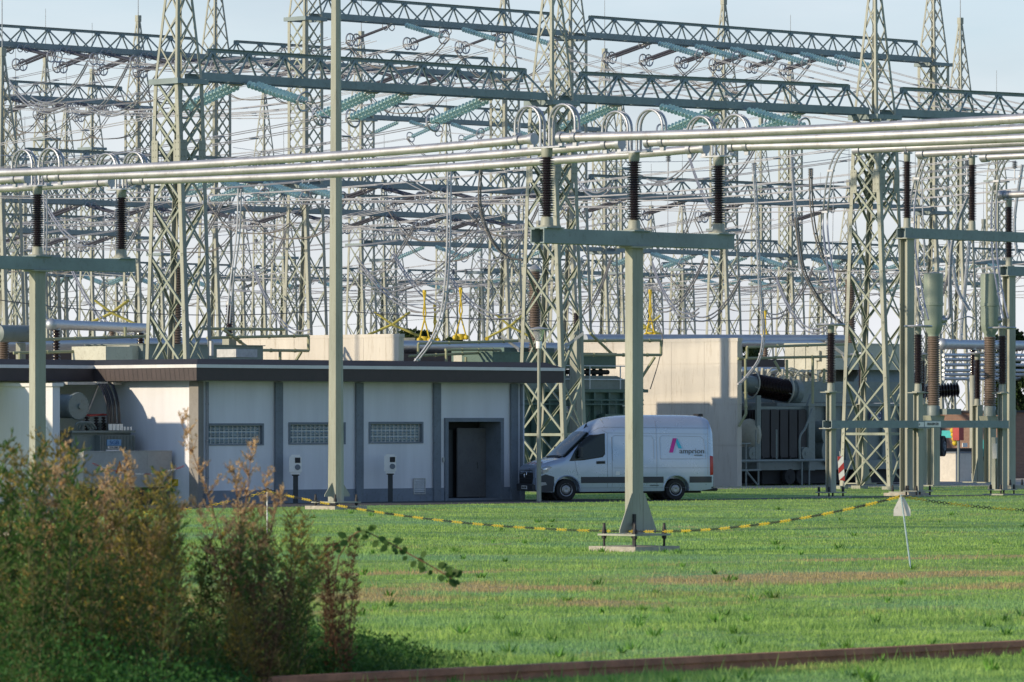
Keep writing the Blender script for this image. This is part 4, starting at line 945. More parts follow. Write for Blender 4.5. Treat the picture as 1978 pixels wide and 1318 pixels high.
def green_transformer():
    o = FW2; Y = 204
    t = thing('green_transformer', W(o,-6.5,2.5,0), 'dark green transformer tank with white handrail behind the van bonnet', 'transformer', rz=R(45))
    bb = lambda x, a: (lambda q, r: (r*q.y-q.x)/(S2*(1-r)))(W(o,0,a,0), (x-CX)/FPX)
    a = 1.6; Yc = W(o, bb(1120,a), a, 0).y
    m = MB(); b0, b1 = bb(985,a), bb(1242,a); z1 = pz(757, Yc)
    m.gbox(o, b0, b1, a, a+3.6, .5, z1-.02); m.gbox(o, b0-.15, b1+.1, a-.18, a+3.7, z1-.02, z1+.10)
    m.build('tank', TGREEN, t)
    m = MB(); zt = pz(726, Yc); bt = bb(1188,a)
    m.prism([W(o,b0,a-.1,z1+.101), W(o,b1,a-.1,z1+.101), W(o,bt,a-.1,zt), W(o,b0,a-.1,zt)], AV*3.4); m.build('cover', TGREY, t)
    m = MB(); b2 = bb(1186,a); z2, z3 = pz(712,Yc), pz(684,Yc); m.gbox(o, b0-1, b2, a-.1, a+1.5, z2, z3); m.gbox(o, b0-1.02, b2+.02, a-.13, a+1.53, z3, z3+.05); m.build('conservator', TGREEN, t)
    m = MB()
    for x in (1104, 1118, 1150, 1162, 1175): b = bb(x,a); m.lathe(W(o,b,a+.4,zt), ZV, [(0,.09),(z2-zt-.003,.07)], 8)
    m.tube([W(o,bb(1100,a),a+.2,zt+.14), W(o,bb(1182,a),a+.2,zt+.14)], .09, 8); m.build('pipework', BLACK, t)
    m = MB()
    for i in range(9): b = b0+.4+i*(b1-b0-.8)/8; m.gbox(o, b-.05, b+.05, a-.16, a-.001, .6, z1-.03)
    zz = pz(773,Yc); 
    for dz in (0,-.16): m.tube([W(o,b0,a-.3,zz+dz), W(o,b1-.3,a-.3,zz+dz)], .035, 6)
    for x in (1050, 1150, 1165, 1178): b = bb(x,a); m.tube([W(o,b,a-.3,zz), W(o,b,a-.3,zz-.5)], .03, 6)
    for x0, x1 in ((1150,1190),(1020,1062)): m.gbox(o, bb(x0,a), bb(x1,a), a-.5, a-.17, pz(840,Yc), pz(800,Yc))
    m.build('ribs', TGREEN, t)
    m = MB()
    for z in (pz(707,Yc), pz(733,Yc)): m.tube([W(o,b0,a-.25,z), W(o,bb(1215,a),a-.25,z)], .022, 6)
    for x in (1064, 1130, 1189, 1207): b = bb(x,a); m.tube([W(o,b,a-.25,z1+.1), W(o,b,a-.25,pz(707,Yc))], .025, 6)
    m.build('handrail', mat('white_handrail',(.62,.66,.7),.4,.2), t)
    m = MB(); s0, s1 = bb(1066,a), bb(1096,a); zs0, zs1 = pz(799,Yc), pz(785,Yc); m.gbox(o, s0, s1, a-.55, a-.52, zs0, zs1); m.build('maker_sign', SIGNB, t)
    for tx, k in (('SUPER', .72), ('DOMINIT', .26)): lettering('letters', tx, .19, WHITE, t, W(o,(s0+s1)/2,a-.555,zs0+(zs1-zs0)*k), BV, ZV, .85)
    m = MB(); c = W(o,bb(1236,a),a+.6,pz(755,Yc)); ax = (BV*.9+ZV*.1).normalized(); m.lathe(c, ax, ribbed(c,ax,.5,.16,.28,5), 14); m.build('bushing', BROWN, t)
    m = MB(); m.gbox(o, bb(1192,a), bb(1212,a), a-.3, a-.25, pz(785,Yc), pz(780,Yc)); m.build('white_plate', WHITE, t)
    m = MB(); m.gbox(o, b0, b1, a+.3, a+3, 0, .5); m.build('skid', DARK, t)
green_transformer()
def grey_transformer():
    o = FW2; t = thing('grey_transformer', W(o,5.5,3,0), 'large grey transformer with dark radiators and thick brown tilted bushing', 'transformer', rz=R(45))
    bb = lambda x, a: (lambda q, r: (r*q.y-q.x)/(S2*(1-r)))(W(o,0,a,0), (x-CX)/FPX)
    a = 1.3; Yc = lambda x: W(o, bb(x,a), a, 0).y
    z = lambda y, x: pz(y, Yc(x))
    b0, b1 = bb(1560,a), bb(1792,a)
    m = MB(); m.gbox(o, b0-1.5, b1, a+.3, a+3.8, .75, z(785,1600)); m.gbox(o, b0-1.6, b1+.1, a+.15, a+3.95, z(785,1600), z(779,1600))
    for i in range(7): b = b0+.2+i*1.1; m.gbox(o, b, b+.1, a+.16, a+.299, .8, z(785,1600)-.002)
    m.build('tank', TGREY, t)
    m = MB(); zb, zt = z(778,1600), z(737,1600); bt0, bt1 = bb(1544,a), bb(1785,a)
    m.prism([W(o,bt0,a+.3,zb), W(o,bt1,a+.3,zb), W(o,bt1,a+.3,zt), W(o,bt0+.05,a+.3,zt)], AV*3.2)
    m.prism([W(o,bb(1660,a),a+.3,zt+.001), W(o,bt1,a+.3,zt+.001), W(o,bt1,a+.6,zt+.6), W(o,bb(1690,a),a+.6,zt+.6), ], AV*2.4)
    m.build('cover', TGREY, t)
    m = MB(); k0, k1 = bb(1612,a), bb(1760,a); c0, c1 = z(714,1620), z(665,1620)
    m.gbox(o, k0, k1, a+.2, a+2.6, c0, c1); m.gbox(o, k0-.03, k1+.03, a+.17, a+2.63, c1, c1+.05)
    for i in range(4): m.gbox(o, k0-.03, k0-.001, a+.3+i*.6, a+.36+i*.6, c0+.05, c1-.05)
    m.gbox(o, k0-.12, k0-.031, a+.7, a+.95, c0+.35, c1-.25); m.build('conservator', TCREAM, t)
    m = MB(); rng_ = random.Random(3)
    for i in range(40):
        b = bb(1520,a)+rng_.random()*3.4; aa = a+.4+rng_.random()*1.6; h = .12+rng_.random()*.42; m.lathe(W(o,b,aa,zt), ZV, [(0,.05+rng_.random()*.05),(h,.03+rng_.random()*.05)], 6)
    for i in range(9): b = bb(1515,a)+rng_.random()*1.2; aa = a+.4+rng_.random(); m.tube(smooth_pts([W(o,b,aa,zt+.1), W(o,b+.5,aa,zt+.25+rng_.random()*.3), W(o,b+1+rng_.random(),aa+.2,zt+.15)]), .03, 5)
    m.build('cover_fittings', TCREAM, t)
    # radiator bank
    m = MB(); r0, r1 = bb(1467,a-.6), bb(1556,a-.6); zz0, zz1 = z(884,1500), z(792,1500)
    n = 5; wdt = (r1-r0)/n
    for i in range(n):
        for k in range(9): m.gbox(o, r0+i*wdt+.02, r0+(i+1)*wdt-.06, a-.7+k*.15, a-.7+k*.15+.04, zz0, zz1)
        m.gbox(o, r0+i*wdt+.02, r0+i*wdt+.07, a-.75, a+.6, zz0-.04, zz0+.06)
    m.build('radiator', RADI, t)
    m = MB(); m.gbox(o, r0-.25, r0-.02, a-.7, a-.6, zz0-.5, zz1+.55); m.gbox(o, r1-.02, r1+.35, a-.78, a+.7, zz0-.5, zz1+.15); m.gbox(o, r0-.24, r1, a-.6, a-.4, zz1+.02, zz1+.13)
    m.prism([W(o,r1-.1,a-.80,zz1+.15), W(o,r1+.35,a-.80,zz1+.15), W(o,r1+.2,a-.80,zz1+.6), W(o,r1+.1,a-.80,zz1+.6)], AV*.1); m.build('radiator_frame', TGREY, t)
    m = MB(); m.lathe(W(o,r0-.12,a-.2,z(840,1455)), -BV, [(0,.62),(.10,.60),(.2,.45),(.27,.22),(.28,.02)], 20); m.build('drum_end', TCREAM, t)
    for x, y in ((1600,838),(1600,871)):
        m = MB(); c = W(o,bb(x-8,a-.3),a+.15,z(y,x)); m.lathe(c, -AV, [(0,.50),(.75,.48),(.76,.55),(.82,.55),(.83,.05)], 22); m.build('pump_drum', TGREY, t)
    for x in (1455, 1557):
        m = MB(); c = W(o,bb(x,a-.8),a-.75,z(876,x)); m.lathe(c, -AV, [(0,.25),(.06,.25),(.061,.08),(.08,.07)], 16); m.rbox(c, -.2, .4, 0.001, .4, -.25, .25); m.build('jacking_lug', TGREY, t)
    # base and wheels
    m = MB(); m.gbox(o, r0, b1, a-.5, a+3.4, z(908,1500), z(890,1500)); m.build('base_frame', TGREY, t)
    m = MB()
    for x in (1508, 1530, 1640): c = W(o,bb(x,a),a-.3,.34); m.lathe(c, -AV, [(0,.3),(.2,.3),(.201,.1),(.22,.1)], 14)
    m.gbox(o, r0+.6, b1-.1, a-.2, a+3.3, .06, z(908,1500)-.002); m.build('bogie', DARK, t)
    # big tilted bushing and its rings
    c1 = W(o, bb(1548,a), a+.5, z(757,1548)); c0_ = P(1424, 738.5, c1.y-1.9); ax = (c0_-c1); L = ax.length; ax.normalize()
    m = MB(); m.lathe(c1+ax*.35, ax, ribbed(c1,ax,L*.60,.35,.45,22), 20); m.build('bushing', BROWN, t)
    m = MB(); m.lathe(c1-ax*.2, ax, [(0,.52),(.3,.52),(.31,.44),(.55,.40)], 18); m.lathe(c1+ax*(L*.60+.351), ax, [(0,.35),(.5,.31),(.6,.18),(.95,.13)], 16); m.build('bushing_flange', TGREY, t)
    m = MB(); m.torus(c1+ax*.5, ax, .64, .03, 26, 6); m.torus(c1+ax*(L*.60+.5), ax, .56, .028, 26, 6)
    for th in (0.4, 2.5, 4.6):
        u = ax.orthogonal().normalized(); w = ax.cross(u); d = u*math.cos(th)+w*math.sin(th); m.bar(c1+ax*.5+d*.33, c1+ax*.5+d*.64, ax, .03, .02); m.bar(c1+ax*(L*.6+.5)+d*.25, c1+ax*(L*.6+.5)+d*.56, ax, .03, .02)
    m.build('corona_ring', TCREAM, t)
    m = MB(); c = W(o,bb(1786,a),a+.4,z(758,1790)); ax2 = (BV*.75-AV*.55+ZV*.06).normalized(); m.lathe(c, ax2, ribbed(c,ax2,1.7,.2,.3,14), 16); m.build('bushing', BROWN, t)
    # maker's sign
    m = MB(); s0, s1 = bb(1681,a), bb(1704,a); zs0, zs1 = z(813,1690), z(795,1690); m.gbox(o, s0, s1, a+.02, a+.06, zs0, zs1); m.build('maker_sign', SIGNB, t)
    lettering('letters', 'BBC', .36, WHITE, t, W(o,(s0+s1)/2,a+.012,zs0+(zs1-zs0)*.52), BV, ZV, .9)
    # walkway rails
    m = MB(); q = lambda x, y, aa=-1.2: W(o,bb(x,a+aa),a+aa,pz(y, W(o,bb(x,a+aa),a+aa,0).y))
    m.tube([q(1427,891), q(1602,889)], .055, 8)
    for x, y0, y1 in ((1441,857,940),(1465,892,938),(1549,892,938),(1563,892,938),(1500,830,888),(1460,830,888)): m.tube([q(x,y0), q(x,y1)], .035, 6)
    m.tube([q(1427,857), q(1450,857)], .03, 6); m.tube([q(1440,908), q(1463,937)], .04, 6); m.tube([q(1427,909), q(1470,908)], .04, 6)
    m.tube(smooth_pts([q(1569,790), q(1556,826), q(1545,846), q(1545,888)]), .045, 6); m.build('guard_rail', TGREY, t)
grey_transformer()
def far_tanks():
    o = FW1
    bb = lambda x, a: (lambda q, r: (r*q.y-q.x)/(S2*(1-r)))(W(o,0,a,0), (x-CX)/FPX)
    for x0, x1, y0, y1, a, m_, l, nm in ((1000,1130,672,705,3.5,TGREEN,'green tank top showing above the roof left of the lamp','left'),):
        pass
    Y = 186; t = thing('transformer_tank', Vector((px(360,Y),Y,0)), 'long grey transformer tank top behind the roof at the lattice tower', 'transformer', rz=R(45))
    q = Vector((px(276,Y-3), Y-3, 0)); L = 9.0
    m = MB(); m.gbox(q, 0, 5.6, 0, 3, .4, pz(668,Y)); m.gbox(q, -.06, 5.66, -.06, 3.06, pz(668,Y), pz(666.6,Y)); m.build('tank', TGREY, t)
    m = MB(); q2 = Vector((px(197,Y-4), Y-4, 0)); m.gbox(q2, 0, 1.2, -.2, 1.6, 2.8, pz(669,Y-4)); m.gbox(q2, 1.25, 1.7, 0, 1.2, 2.8, pz(667,Y-4)); m.build('pale_end_box', TCREAM, t)  # tank's sunlit end built as pale boxes, the light put into their colour
    m = MB()
    for i in range(6): m.lathe(W(q2,1.9+i*.16,.2,4.4), ZV, [(0,.06),(.3,.05)], 8)
    m.build('valve', DARK, t)
    t = thing('green_tank', Vector((px(985,197),197,0)), 'green tank with pale control box showing over the roof left of the lamp', 'tank', rz=R(45))
    q = Vector((px(920,196), 196, 0)); m = MB(); m.gbox(q, 0, 1.6, 0, 1.2, 2.5, pz(683,196)); m.build('pale_end_box', TCREAM, t)
    m = MB(); m.gbox(q, 1.65, 4.3, .2, 3, 1.5, pz(672,198)); m.build('tank', TGREEN, t)
far_tanks()
def brick_buildings():
    Y = 228; o = Vector((px(1938,Y), Y, 0)); t = thing('brick_building', o, 'low brown brick building at the right edge of the yard', 'building', rz=R(45))
    m = MB(); m.gbox(o, 0, 14, 0, 6, 0, pz(797,Y)); m.build('wall', BRICK, t)
    m = MB(); m.gbox(o, -.15, 14.2, -.15, 6.2, pz(797,Y)+.001, pz(793,Y)); m.build('roof', FELT, t)
    Y = 226; o = Vector((px(1424,Y), Y, 0)); t = thing('brick_hut', o, 'small purple brick hut with pale base behind the beige wall', 'building', rz=R(45))
    m = MB(); m.gbox(o, -4, 2.2, 0, 3, 1.35, pz(812,Y)); m.build('wall', BRICKR, t); m = MB(); m.gbox(o, -4, 2.3, -.1, 3, 0, 1.349); m.build('base', TCREAM, t)
    m = MB(); m.gbox(o, -4.1, 2.4, -.2, 3.2, pz(812,Y)+.001, pz(800,Y)); m.build('roof', SLATE, t)
    # dark low wall / roof lines of plant houses behind
    for x0, Y, w, y0, l in ((-40,192,9,680,'long dark plant house roof behind the white building at left'),(772,206,6.0,683,'dark plant house roof between the beige wall and the green tank'),(1426,232,9.0,694,'dark plant house roof behind the grey transformer')):
        o = Vector((px(x0,Y), Y, 0)); t = thing('plant_house', o, l, 'building', rz=R(45)); zt = pz(y0,Y)
        m = MB(); m.gbox(o, 0, w, 0, 4, 0, zt-.7); m.build('wall', CONC2, t); m = MB(); m.gbox(o, -.2, w+.2, -.2, 4.2, zt-.699, zt); m.build('roof', FASC, t)
brick_buildings()
def tubes():
    def tube(x0, y0, x1, y1, Y, dY, r, l, ends=True, ins=()):
        p, q = P(x0,y0,Y), P(x1,y1,Y+dY); t = thing('rigid_busbar', p, l, 'busbar tube', 'low rigid busbars behind the roof')
        m = MB(); m.tube([p,q], r, 14); 
        if ends: m.sphere(p, r*1.25, 12); m.tube([p, p.lerp(q,.12)], r*1.1, 14)
        m.build('tube', ALUB, t)
        for u in ins:
            c = p.lerp(q,u); m = MB(); h = 1.1; m.lathe(c-ZV*(h+r), ZV, ribbed(c,ZV,h,.08,.15,10), 12); m.build('porcelain', BROWN, t)
            m = MB(); m.lathe(Vector((c.x,c.y,0)), ZV, [(0,.14),(c.z-h-r-.005,.14)], 10); m.build('pedestal', STEEL, t)
            m = MB(); m.lathe(c-ZV*(r+.02), ZV, [(0,.15),(.1,.15)], 10); m.build('saddle', ALU2, t)
    tube(99,627,284,634,184,9,.17,'short silver tube with ball end above the left flat roof',True,(.05,.93))
    tube(-10,665,480,662,205,9,.21,'upper long silver tube behind the roof at left',False)
    tube(-10,672,480,668,207,9,.16,'lower long silver tube behind the roof at left',False)
    tube(765,668,1130,673,206,8,.21,'upper silver tube between beige wall and lamp',False)
    tube(765,675,1130,679,207,8,.16,'lower silver tube between beige wall and lamp',False)
    tube(1130,655,1642,656,222,8,.20,'silver tube above the beige wall and grey transformer',False)
    tube(1400,663,1642,663,223,8,.15,'thin silver tube under the one above the transformer',False)
    tube(1821,665,2010,668,222,8,.20,'silver tube with ball end between the two grey cylinder heads',True,(.3,))
    for k, y in enumerate((686,695,705,716,724,732)):
        tube(1822,y,2010,y+.5,238+k,8,.075,f'{ORD[k]} silver tube from the top in the stack at the right edge',False)
    tube(1427,716,1560,717,228,6,.16,'silver tube low behind the tilted brown bushing',False)
    def pipe(pts, r, l):
        m = MB()
        for pl in pts: m.tube([P(*q) for q in pl], r, 7)
        for pl in pts:
            a, b = P(*pl[0]), P(*pl[-1])
            if (b-a).length > 1.8:
                for u in (.3,.6,.85): c = a.lerp(b,u); m.tube([c, c+(b-a).normalized()*.07], r*1.35, 7)
        tag(m.build('sprinkler_pipe', OLIVE), l, 'pipe', 'olive sprinkler pipes round the transformers')
    pipe([[(84,656,183),(282,650,186)],[(282,650,186),(282,690,186)],[(26,682,182),(240,677,184)],[(84,656,183),(84,690,183)],[(242,650,185),(242,632,185)],[(38,682,182),(38,700,182)]], .055, 'olive pipe frame behind the left roof edge')
    pipe([[(380,635,188),(549,637,191)],[(400,653,188),(596,649,191)],[(596,649,191),(596,678,191)],[(410,676,188),(596,678,191)],[(541,678,190),(541,700,190)],[(582,680,191),(570,700,191)],[(430,636,188),(485,676,190)]], .055, 'olive pipe frame in front of the left beige wall')
    pipe([[(808,664,192),(1000,659,196)],[(808,664,192),(808,686,192)],[(790,688,192),(960,681,195)],[(900,690,194),(900,702,194)],[(860,676,193),(966,676,195)],[(862,676,193),(862,700,193)],[(967,676,195),(967,700,195)]], .05, 'olive and white pipe frame left of the street lamp')
    pipe([[(1090,686,196),(1277,686,199)],[(1277,658,199),(1277,686,199)],[(1120,659,197),(1277,658,199)],[(1265,690,199),(1240,729,199)],[(1140,644,197),(1182,684,198)]], .055, 'olive pipe frame in front of the tall beige wall')
    pipe([[(1425,693,201),(1660,688,205)],[(1443,671,201),(1634,665,205)],[(1443,671,201),(1443,693,201)],[(1440,693,201),(1441,800,201)],[(1441,800,201),(1427,824,201)],[(1570,690,203),(1570,780,203)],[(1592,712,203),(1592,740,203)],[(1634,665,205),(1634,686,205)],[(1496,697,202),(1508,718,202)],[(1520,695,202),(1520,730,202)]], .055, 'olive pipe frame round the grey transformer')
ALUB = mat('satin_aluminium_tube', (.46,.50,.54), .5, .8, .1, 2)
tubes()

# ------------------------------------------------------------------ right-hand switchgear
def hpost(m, o, z0, z1, w, d, t=.03):       # wide-flange post: flanges face +-b, web along b
    for s in (-1, 1): m.gbox(o, s*w/2-t/2, s*w/2+t/2, -d/2, d/2, z0, z1)
    m.gbox(o, -w/2+t/2+.0005, w/2-t/2-.0005, -t/2, t/2, z0, z1)
def hpost_a(m, o, z0, z1, w, d, t=.03):     # flanges face +-a
    for s in (-1, 1): m.gbox(o, -w/2, w/2, s*d/2-t/2, s*d/2+t/2, z0, z1)
    m.gbox(o, -t/2, t/2, -d/2+t/2+.0005, d/2-t/2-.0005, z0, z1)
def right_support(o, zt, arm0, arm1, ins, H, r, label, grp, pxs=None, tube_len=22, drop=True):
    t = thing('busbar_support', o, label, 'busbar support', grp, R(45)); s = FPX/o.y
    footing(t, o, .55, 0, .14)
    m = MB(); hpost_a(m, o, .14, zt-.36, .36, .30); m.gbox(o, -.3, .3, -.25, .25, zt-.359, zt-.33); m.build('post', STEEL, t)
    m = MB()
    for s_ in (-1, 1): a = s_*.18; m.gbox(o, arm0, arm1, a-.012, a+.012, zt-.33, zt); m.gbox(o, arm0, arm1, a-s_*.11, a-s_*.0121, zt-.329, zt-.31); m.gbox(o, arm0, arm1, a-s_*.11, a-s_*.0121, zt-.02, zt-.001)
    for b in np.linspace(arm0+.3, arm1-.3, 5): m.gbox(o, b-.05, b+.05, -.167, .167, zt-.30, zt-.03)
    m.build('crossarm', STEEL2, t)
    return t
D2 = Vector((px(1752,176.6),176.6,0)); ZT2 = pz(441,176.6)
right_support(D2, ZT2, -.3, 7.6, None, 0, 0, 'tall T-shaped support with wide crossarm at the right, behind the arrow sign', 'tall busbar supports')
INS2 = []
for k, b in enumerate((.0, 3.35)):
    c = W(D2, b, 0, 0)
    post_insulator(c, ZT2+.002, 2.50, .088, .155, 34, f'tall {["purple-brown","black"][k]} post insulator on the right-hand wide crossarm', 'tall insulators on the right-hand crossarm', plate=False); INS2.append(c)
D3 = Vector((px(1949,194),194,0)); ZT3 = pz(515,194)
right_support(D3, ZT3, -.3, 6, None, 0, 0, 'lower T-shaped support cut by the right edge of the photo', 'tall busbar supports')
c3 = W(D3, .0, 0, 0); post_insulator(c3, ZT3+.002, 2.45, .088, .155, 34, 'black post insulator on the lower crossarm at the right edge', 'tall insulators on the right-hand crossarm', plate=False)
def right_tubes():
    for k, (c, z, back, l) in enumerate(((INS2[0], ZT2+2.5, 2.35, 'short-ended silver tube on the purple-brown insulator'), (INS2[1], ZT2+2.5, 2.4, 'short-ended silver tube on the black insulator'), (W(D2,6.7,0,0), ZT2+2.5, 2.4, 'short-ended silver tube entering at the right edge'), (c3, ZT3+2.45, .5, 'lower silver tube end at the right edge'))):
        z += .17; p, q = W(c, 0, back, z), W(c, 0, -26, z-.0); t = thing('busbar_tube', p, l, 'busbar tube', 'right-hand silver busbar tubes', R(45))
        m = MB(); m.tube([p,q], .125, 16); m.build('tube', ALU, t)
        m = MB(); m.tube([p-AV*.05, p-AV*.32], .175, 16); m.build('end_collar', ALU2, t); m = MB(); m.rbox(Vector((c.x,c.y,z)), -.06, .06, -.09, .09, -.25, -.11); m.tube([Vector((c.x,c.y,z))+AV*.06, Vector((c.x,c.y,z))-AV*.06], .15, 16); m.rbox(Vector((c.x,c.y,z)), -.22, .22, -.05, .05, -.19, -.14); m.build('clamp', ALU2, t)
    # arched twin droppers from tube ends
    for k, (pts, l) in enumerate((([(1642,283,178.2),(1622,292,178.4),(1605,330,178.6),(1596,390,178.8),(1594,440,179),(1602,510,177),(1618,600,173),(1622,620,172.6)], 'arching twin dropper from the first short-ended tube to the ringed insulator'),
                                  ([(1807,291,181),(1790,300,181.5),(1772,345,182),(1762,400,182),(1764,480,181),(1778,570,178),(1789,618,175.5)], 'arching twin dropper from the second short-ended tube'),
                                  ([(1960,298,186),(1940,312,186.5),(1925,350,187),(1919,410,187),(1922,500,185),(1935,580,181),(1943,615,178.6)], 'arching twin dropper from the third short-ended tube'))):
        m = MB(); sp = smooth_pts([P(*q) for q in pts], 5)
        for d in (-.10,.10): m.tube([q+AV*d for q in sp], .032, 6)
        for i in range(3, len(sp)-1, 7): m.bar(sp[i]-AV*.13, sp[i]+AV*.13, ZV, .09, .07)
        tag(m.build('twin_dropper', ALU2), l, 'dropper cable', 'arching twin droppers on the right')
right_tubes()
def disconnector():
    o = G(1605, 962); Bl = (px(1935,178.3)-o.x)/S2; zb = pz(827, o.y)+.0; zt = zb+.24
    t = thing('disconnector_frame', o, 'low portal frame with horizontal beam and bay name plates', 'switch frame', rz=R(45))
    m = MB()
    for s_ in (-1, 1): a = s_*.19; m.gbox(o, -.18, Bl+.1, a-.012, a+.012, zb, zt); m.gbox(o, -.18, Bl+.1, a-s_*.1, a-s_*.0121, zb+.001, zb+.02); m.gbox(o, -.18, Bl+.1, a-s_*.1, a-s_*.0121, zt-.02, zt-.001)
    m.build('crossbeam', STEEL2, t); zi = pz(757, o.y)
    for b in (0, Bl*.5, Bl):
        c = W(o,b,0,0); m = MB(); hpost_a(m, c, .2, zb-.001, .24, .22, .025); hpost_a(m, c, zt+.002, zi-.03, .22, .2, .025); m.gbox(c, -.3, .3, -.25, .25, zb-.03, zb-.0015); m.gbox(c, -.3, .3, -.2, .2, zi-.0299, zi); m.build('post', STEEL, t)
        m = MB(); m.gbox(c, -.42, .42, -.3, .3, .165, .199); m.gbox(c,-.5,.5,-.45,.45,-.2,.05); m.build('base_plate', STEEL, t)
        for sb in (-.34, .34):
            for sa in (-.22, .22): m = MB(); q = W(c,sb,sa,0); m.lathe(q, ZV, [(.04,.03),(.16,.03)], 6); m.lathe(q, ZV, [(.2,.05),(.28,.045),(.36,.03)], 7); m.build('anchor_bolt', BLACK, t)
    m = MB(); bx = lambda x: (lambda r: (r*o.y-o.x)/(S2*(1-r)))((x-CX)/FPX)
    m.gbox(o, bx(1777), bx(1808), -.215, -.2035, zb+.03, zt-.03); m.gbox(o, bx(1765), bx(1775.5), -.215, -.2035, zb+.03, zt-.05); m.build('name_plate', WHITE, t)
    lettering('letters', 'FRIXHEIM-SÜD', .125, BLACK, t, W(o,(bx(1777)+bx(1808))/2,-.219,(zb+zt)/2), BV, ZV, .72)
    lettering('letters', '0', .10, BLACK, t, W(o,bx(1766.5),-.219,(zb+zt)/2-.01), BV, ZV, .8)
    for k, b in enumerate((0, Bl*.5, Bl)):
        post_insulator(W(o,b,0,0), zi+.001, 2.15, .10, .165, 30, f'{["left","middle","right"][k]} dark ribbed insulator with flat ring on the low portal frame', 'ringed insulators on the low portal frame', plate=False, ring=.44, name='ringed_insulator')
    # rear row, farther away
    for k, (x, Y, y1, y0) in enumerate(((1664,196,686,782),(1781,198,686,782),(1888,200,684,784))):
        c = Vector((px(x,Y),Y,0)); z0, z1 = pz(y0,Y), pz(y1,Y)
        tt = post_insulator(c, z0, z1-z0, .085, .15, 26, f'{["left","middle","right"][k]} dark ringed insulator in the row behind the portal frame', 'ringed insulators behind the portal frame', plate=False, ring=.40, name='ringed_insulator')
        m = MB(); hpost_a(m, c, .2, z0-.002, .3, .26); m.gbox(c, -.45, .45, -.35, .35, .16, .2); m.build('pedestal', STEEL, tt)
        for s_ in (-1,1): m = MB(); m.prism([W(c,s_*.15,-.13,.2), W(c,s_*.42,-.13,.2), W(c,s_*.15,-.13,1.1)], AV*.02); m.build('gusset', STEEL, tt)
disconnector()
def current_transformer(x, Y, label, yh):
    c = Vector((px(x,Y),Y,0)); s = FPX/Y; t = thing('current_transformer', c, label, 'instrument transformer', 'cylinder-headed instrument transformers', R(45))
    z = lambda y: pz(y+yh, Y)
    m = MB(); hpost_a(m, c, .2, z(818), .34, .3); m.gbox(c, -.5, .5, -.4, .4, .16, .2); m.prism([W(c,-.3,-.2,z(818)), W(c,.3,-.2,z(818)), W(c,.4,-.2,z(803)), W(c,-.4,-.2,z(803))], AV*.4); m.build('pedestal', STEEL, t)
    m = MB(); m.lathe(c+ZV*z(803), ZV, [(0,.24),(z(786)-z(803),.24),(z(783.5)-z(803),.21)], 18); m.gbox(c, .15, .95, -.5, -.1, z(801), z(790)); m.build('base_tank', TGREY, t)
    m = MB(); m.lathe(c+ZV*z(783.5), ZV, ribbed(c,ZV,z(650)-z(783.5),.19,.235,30), 20); m.build('porcelain', TAN, t)
    r = .35; zf, z0, z1, zt = z(588), z(650), z(636), z(529)
    m = MB(); m.lathe(c+ZV*z0, ZV, [(0,.20),(.02,.20),(z(645)-z0,.21),(z1-z0-.02,r-.04),(z(625)-z0,r-.01),(zf-z0-.06,r-.01),(zf-z0-.05,r+.02),(zf-z0+.05,r+.02),(zf-z0+.06,r+.002),(zt-z0,r),(zt-z0+.02,r-.03),(zt-z0+.025,.02)], 28)
    m.build('head', HEADM, t)
    m = MB(); m.lathe(c+ZV*(zt-.002), ZV, [(0,.17),(.06,.17),(.07,.02)], 14)
    for b in (-.18,.18): m.torus(c+BV*b+ZV*(zt+.06), AV, .05, .012, 10, 4)
    m.build('lifting_cap', GALV, t)
    m = MB(); m.lathe(c+ZV*z(618)+(BV*.6-AV*.75).normalized()*.30, (BV*.6-AV*.75).normalized(), [(0,.13),(.12,.13),(.13,.08),(.2,.08)], 12); m.gbox(c+BV*.42-AV*.1, -.1, .1, -.02, .02, z(628), z(609)); m.build('terminal', ALU2, t)
HEADM = mat('grey_green_head_paint', (.24,.29,.24), .38, 0, .08, 1.5)
current_transformer(1803, 190, 'grey cylinder-headed transformer on tan porcelain just right of the H post', 0)
current_transformer(1912, 199, 'grey cylinder-headed transformer on tan porcelain behind the right ringed insulator', 1)
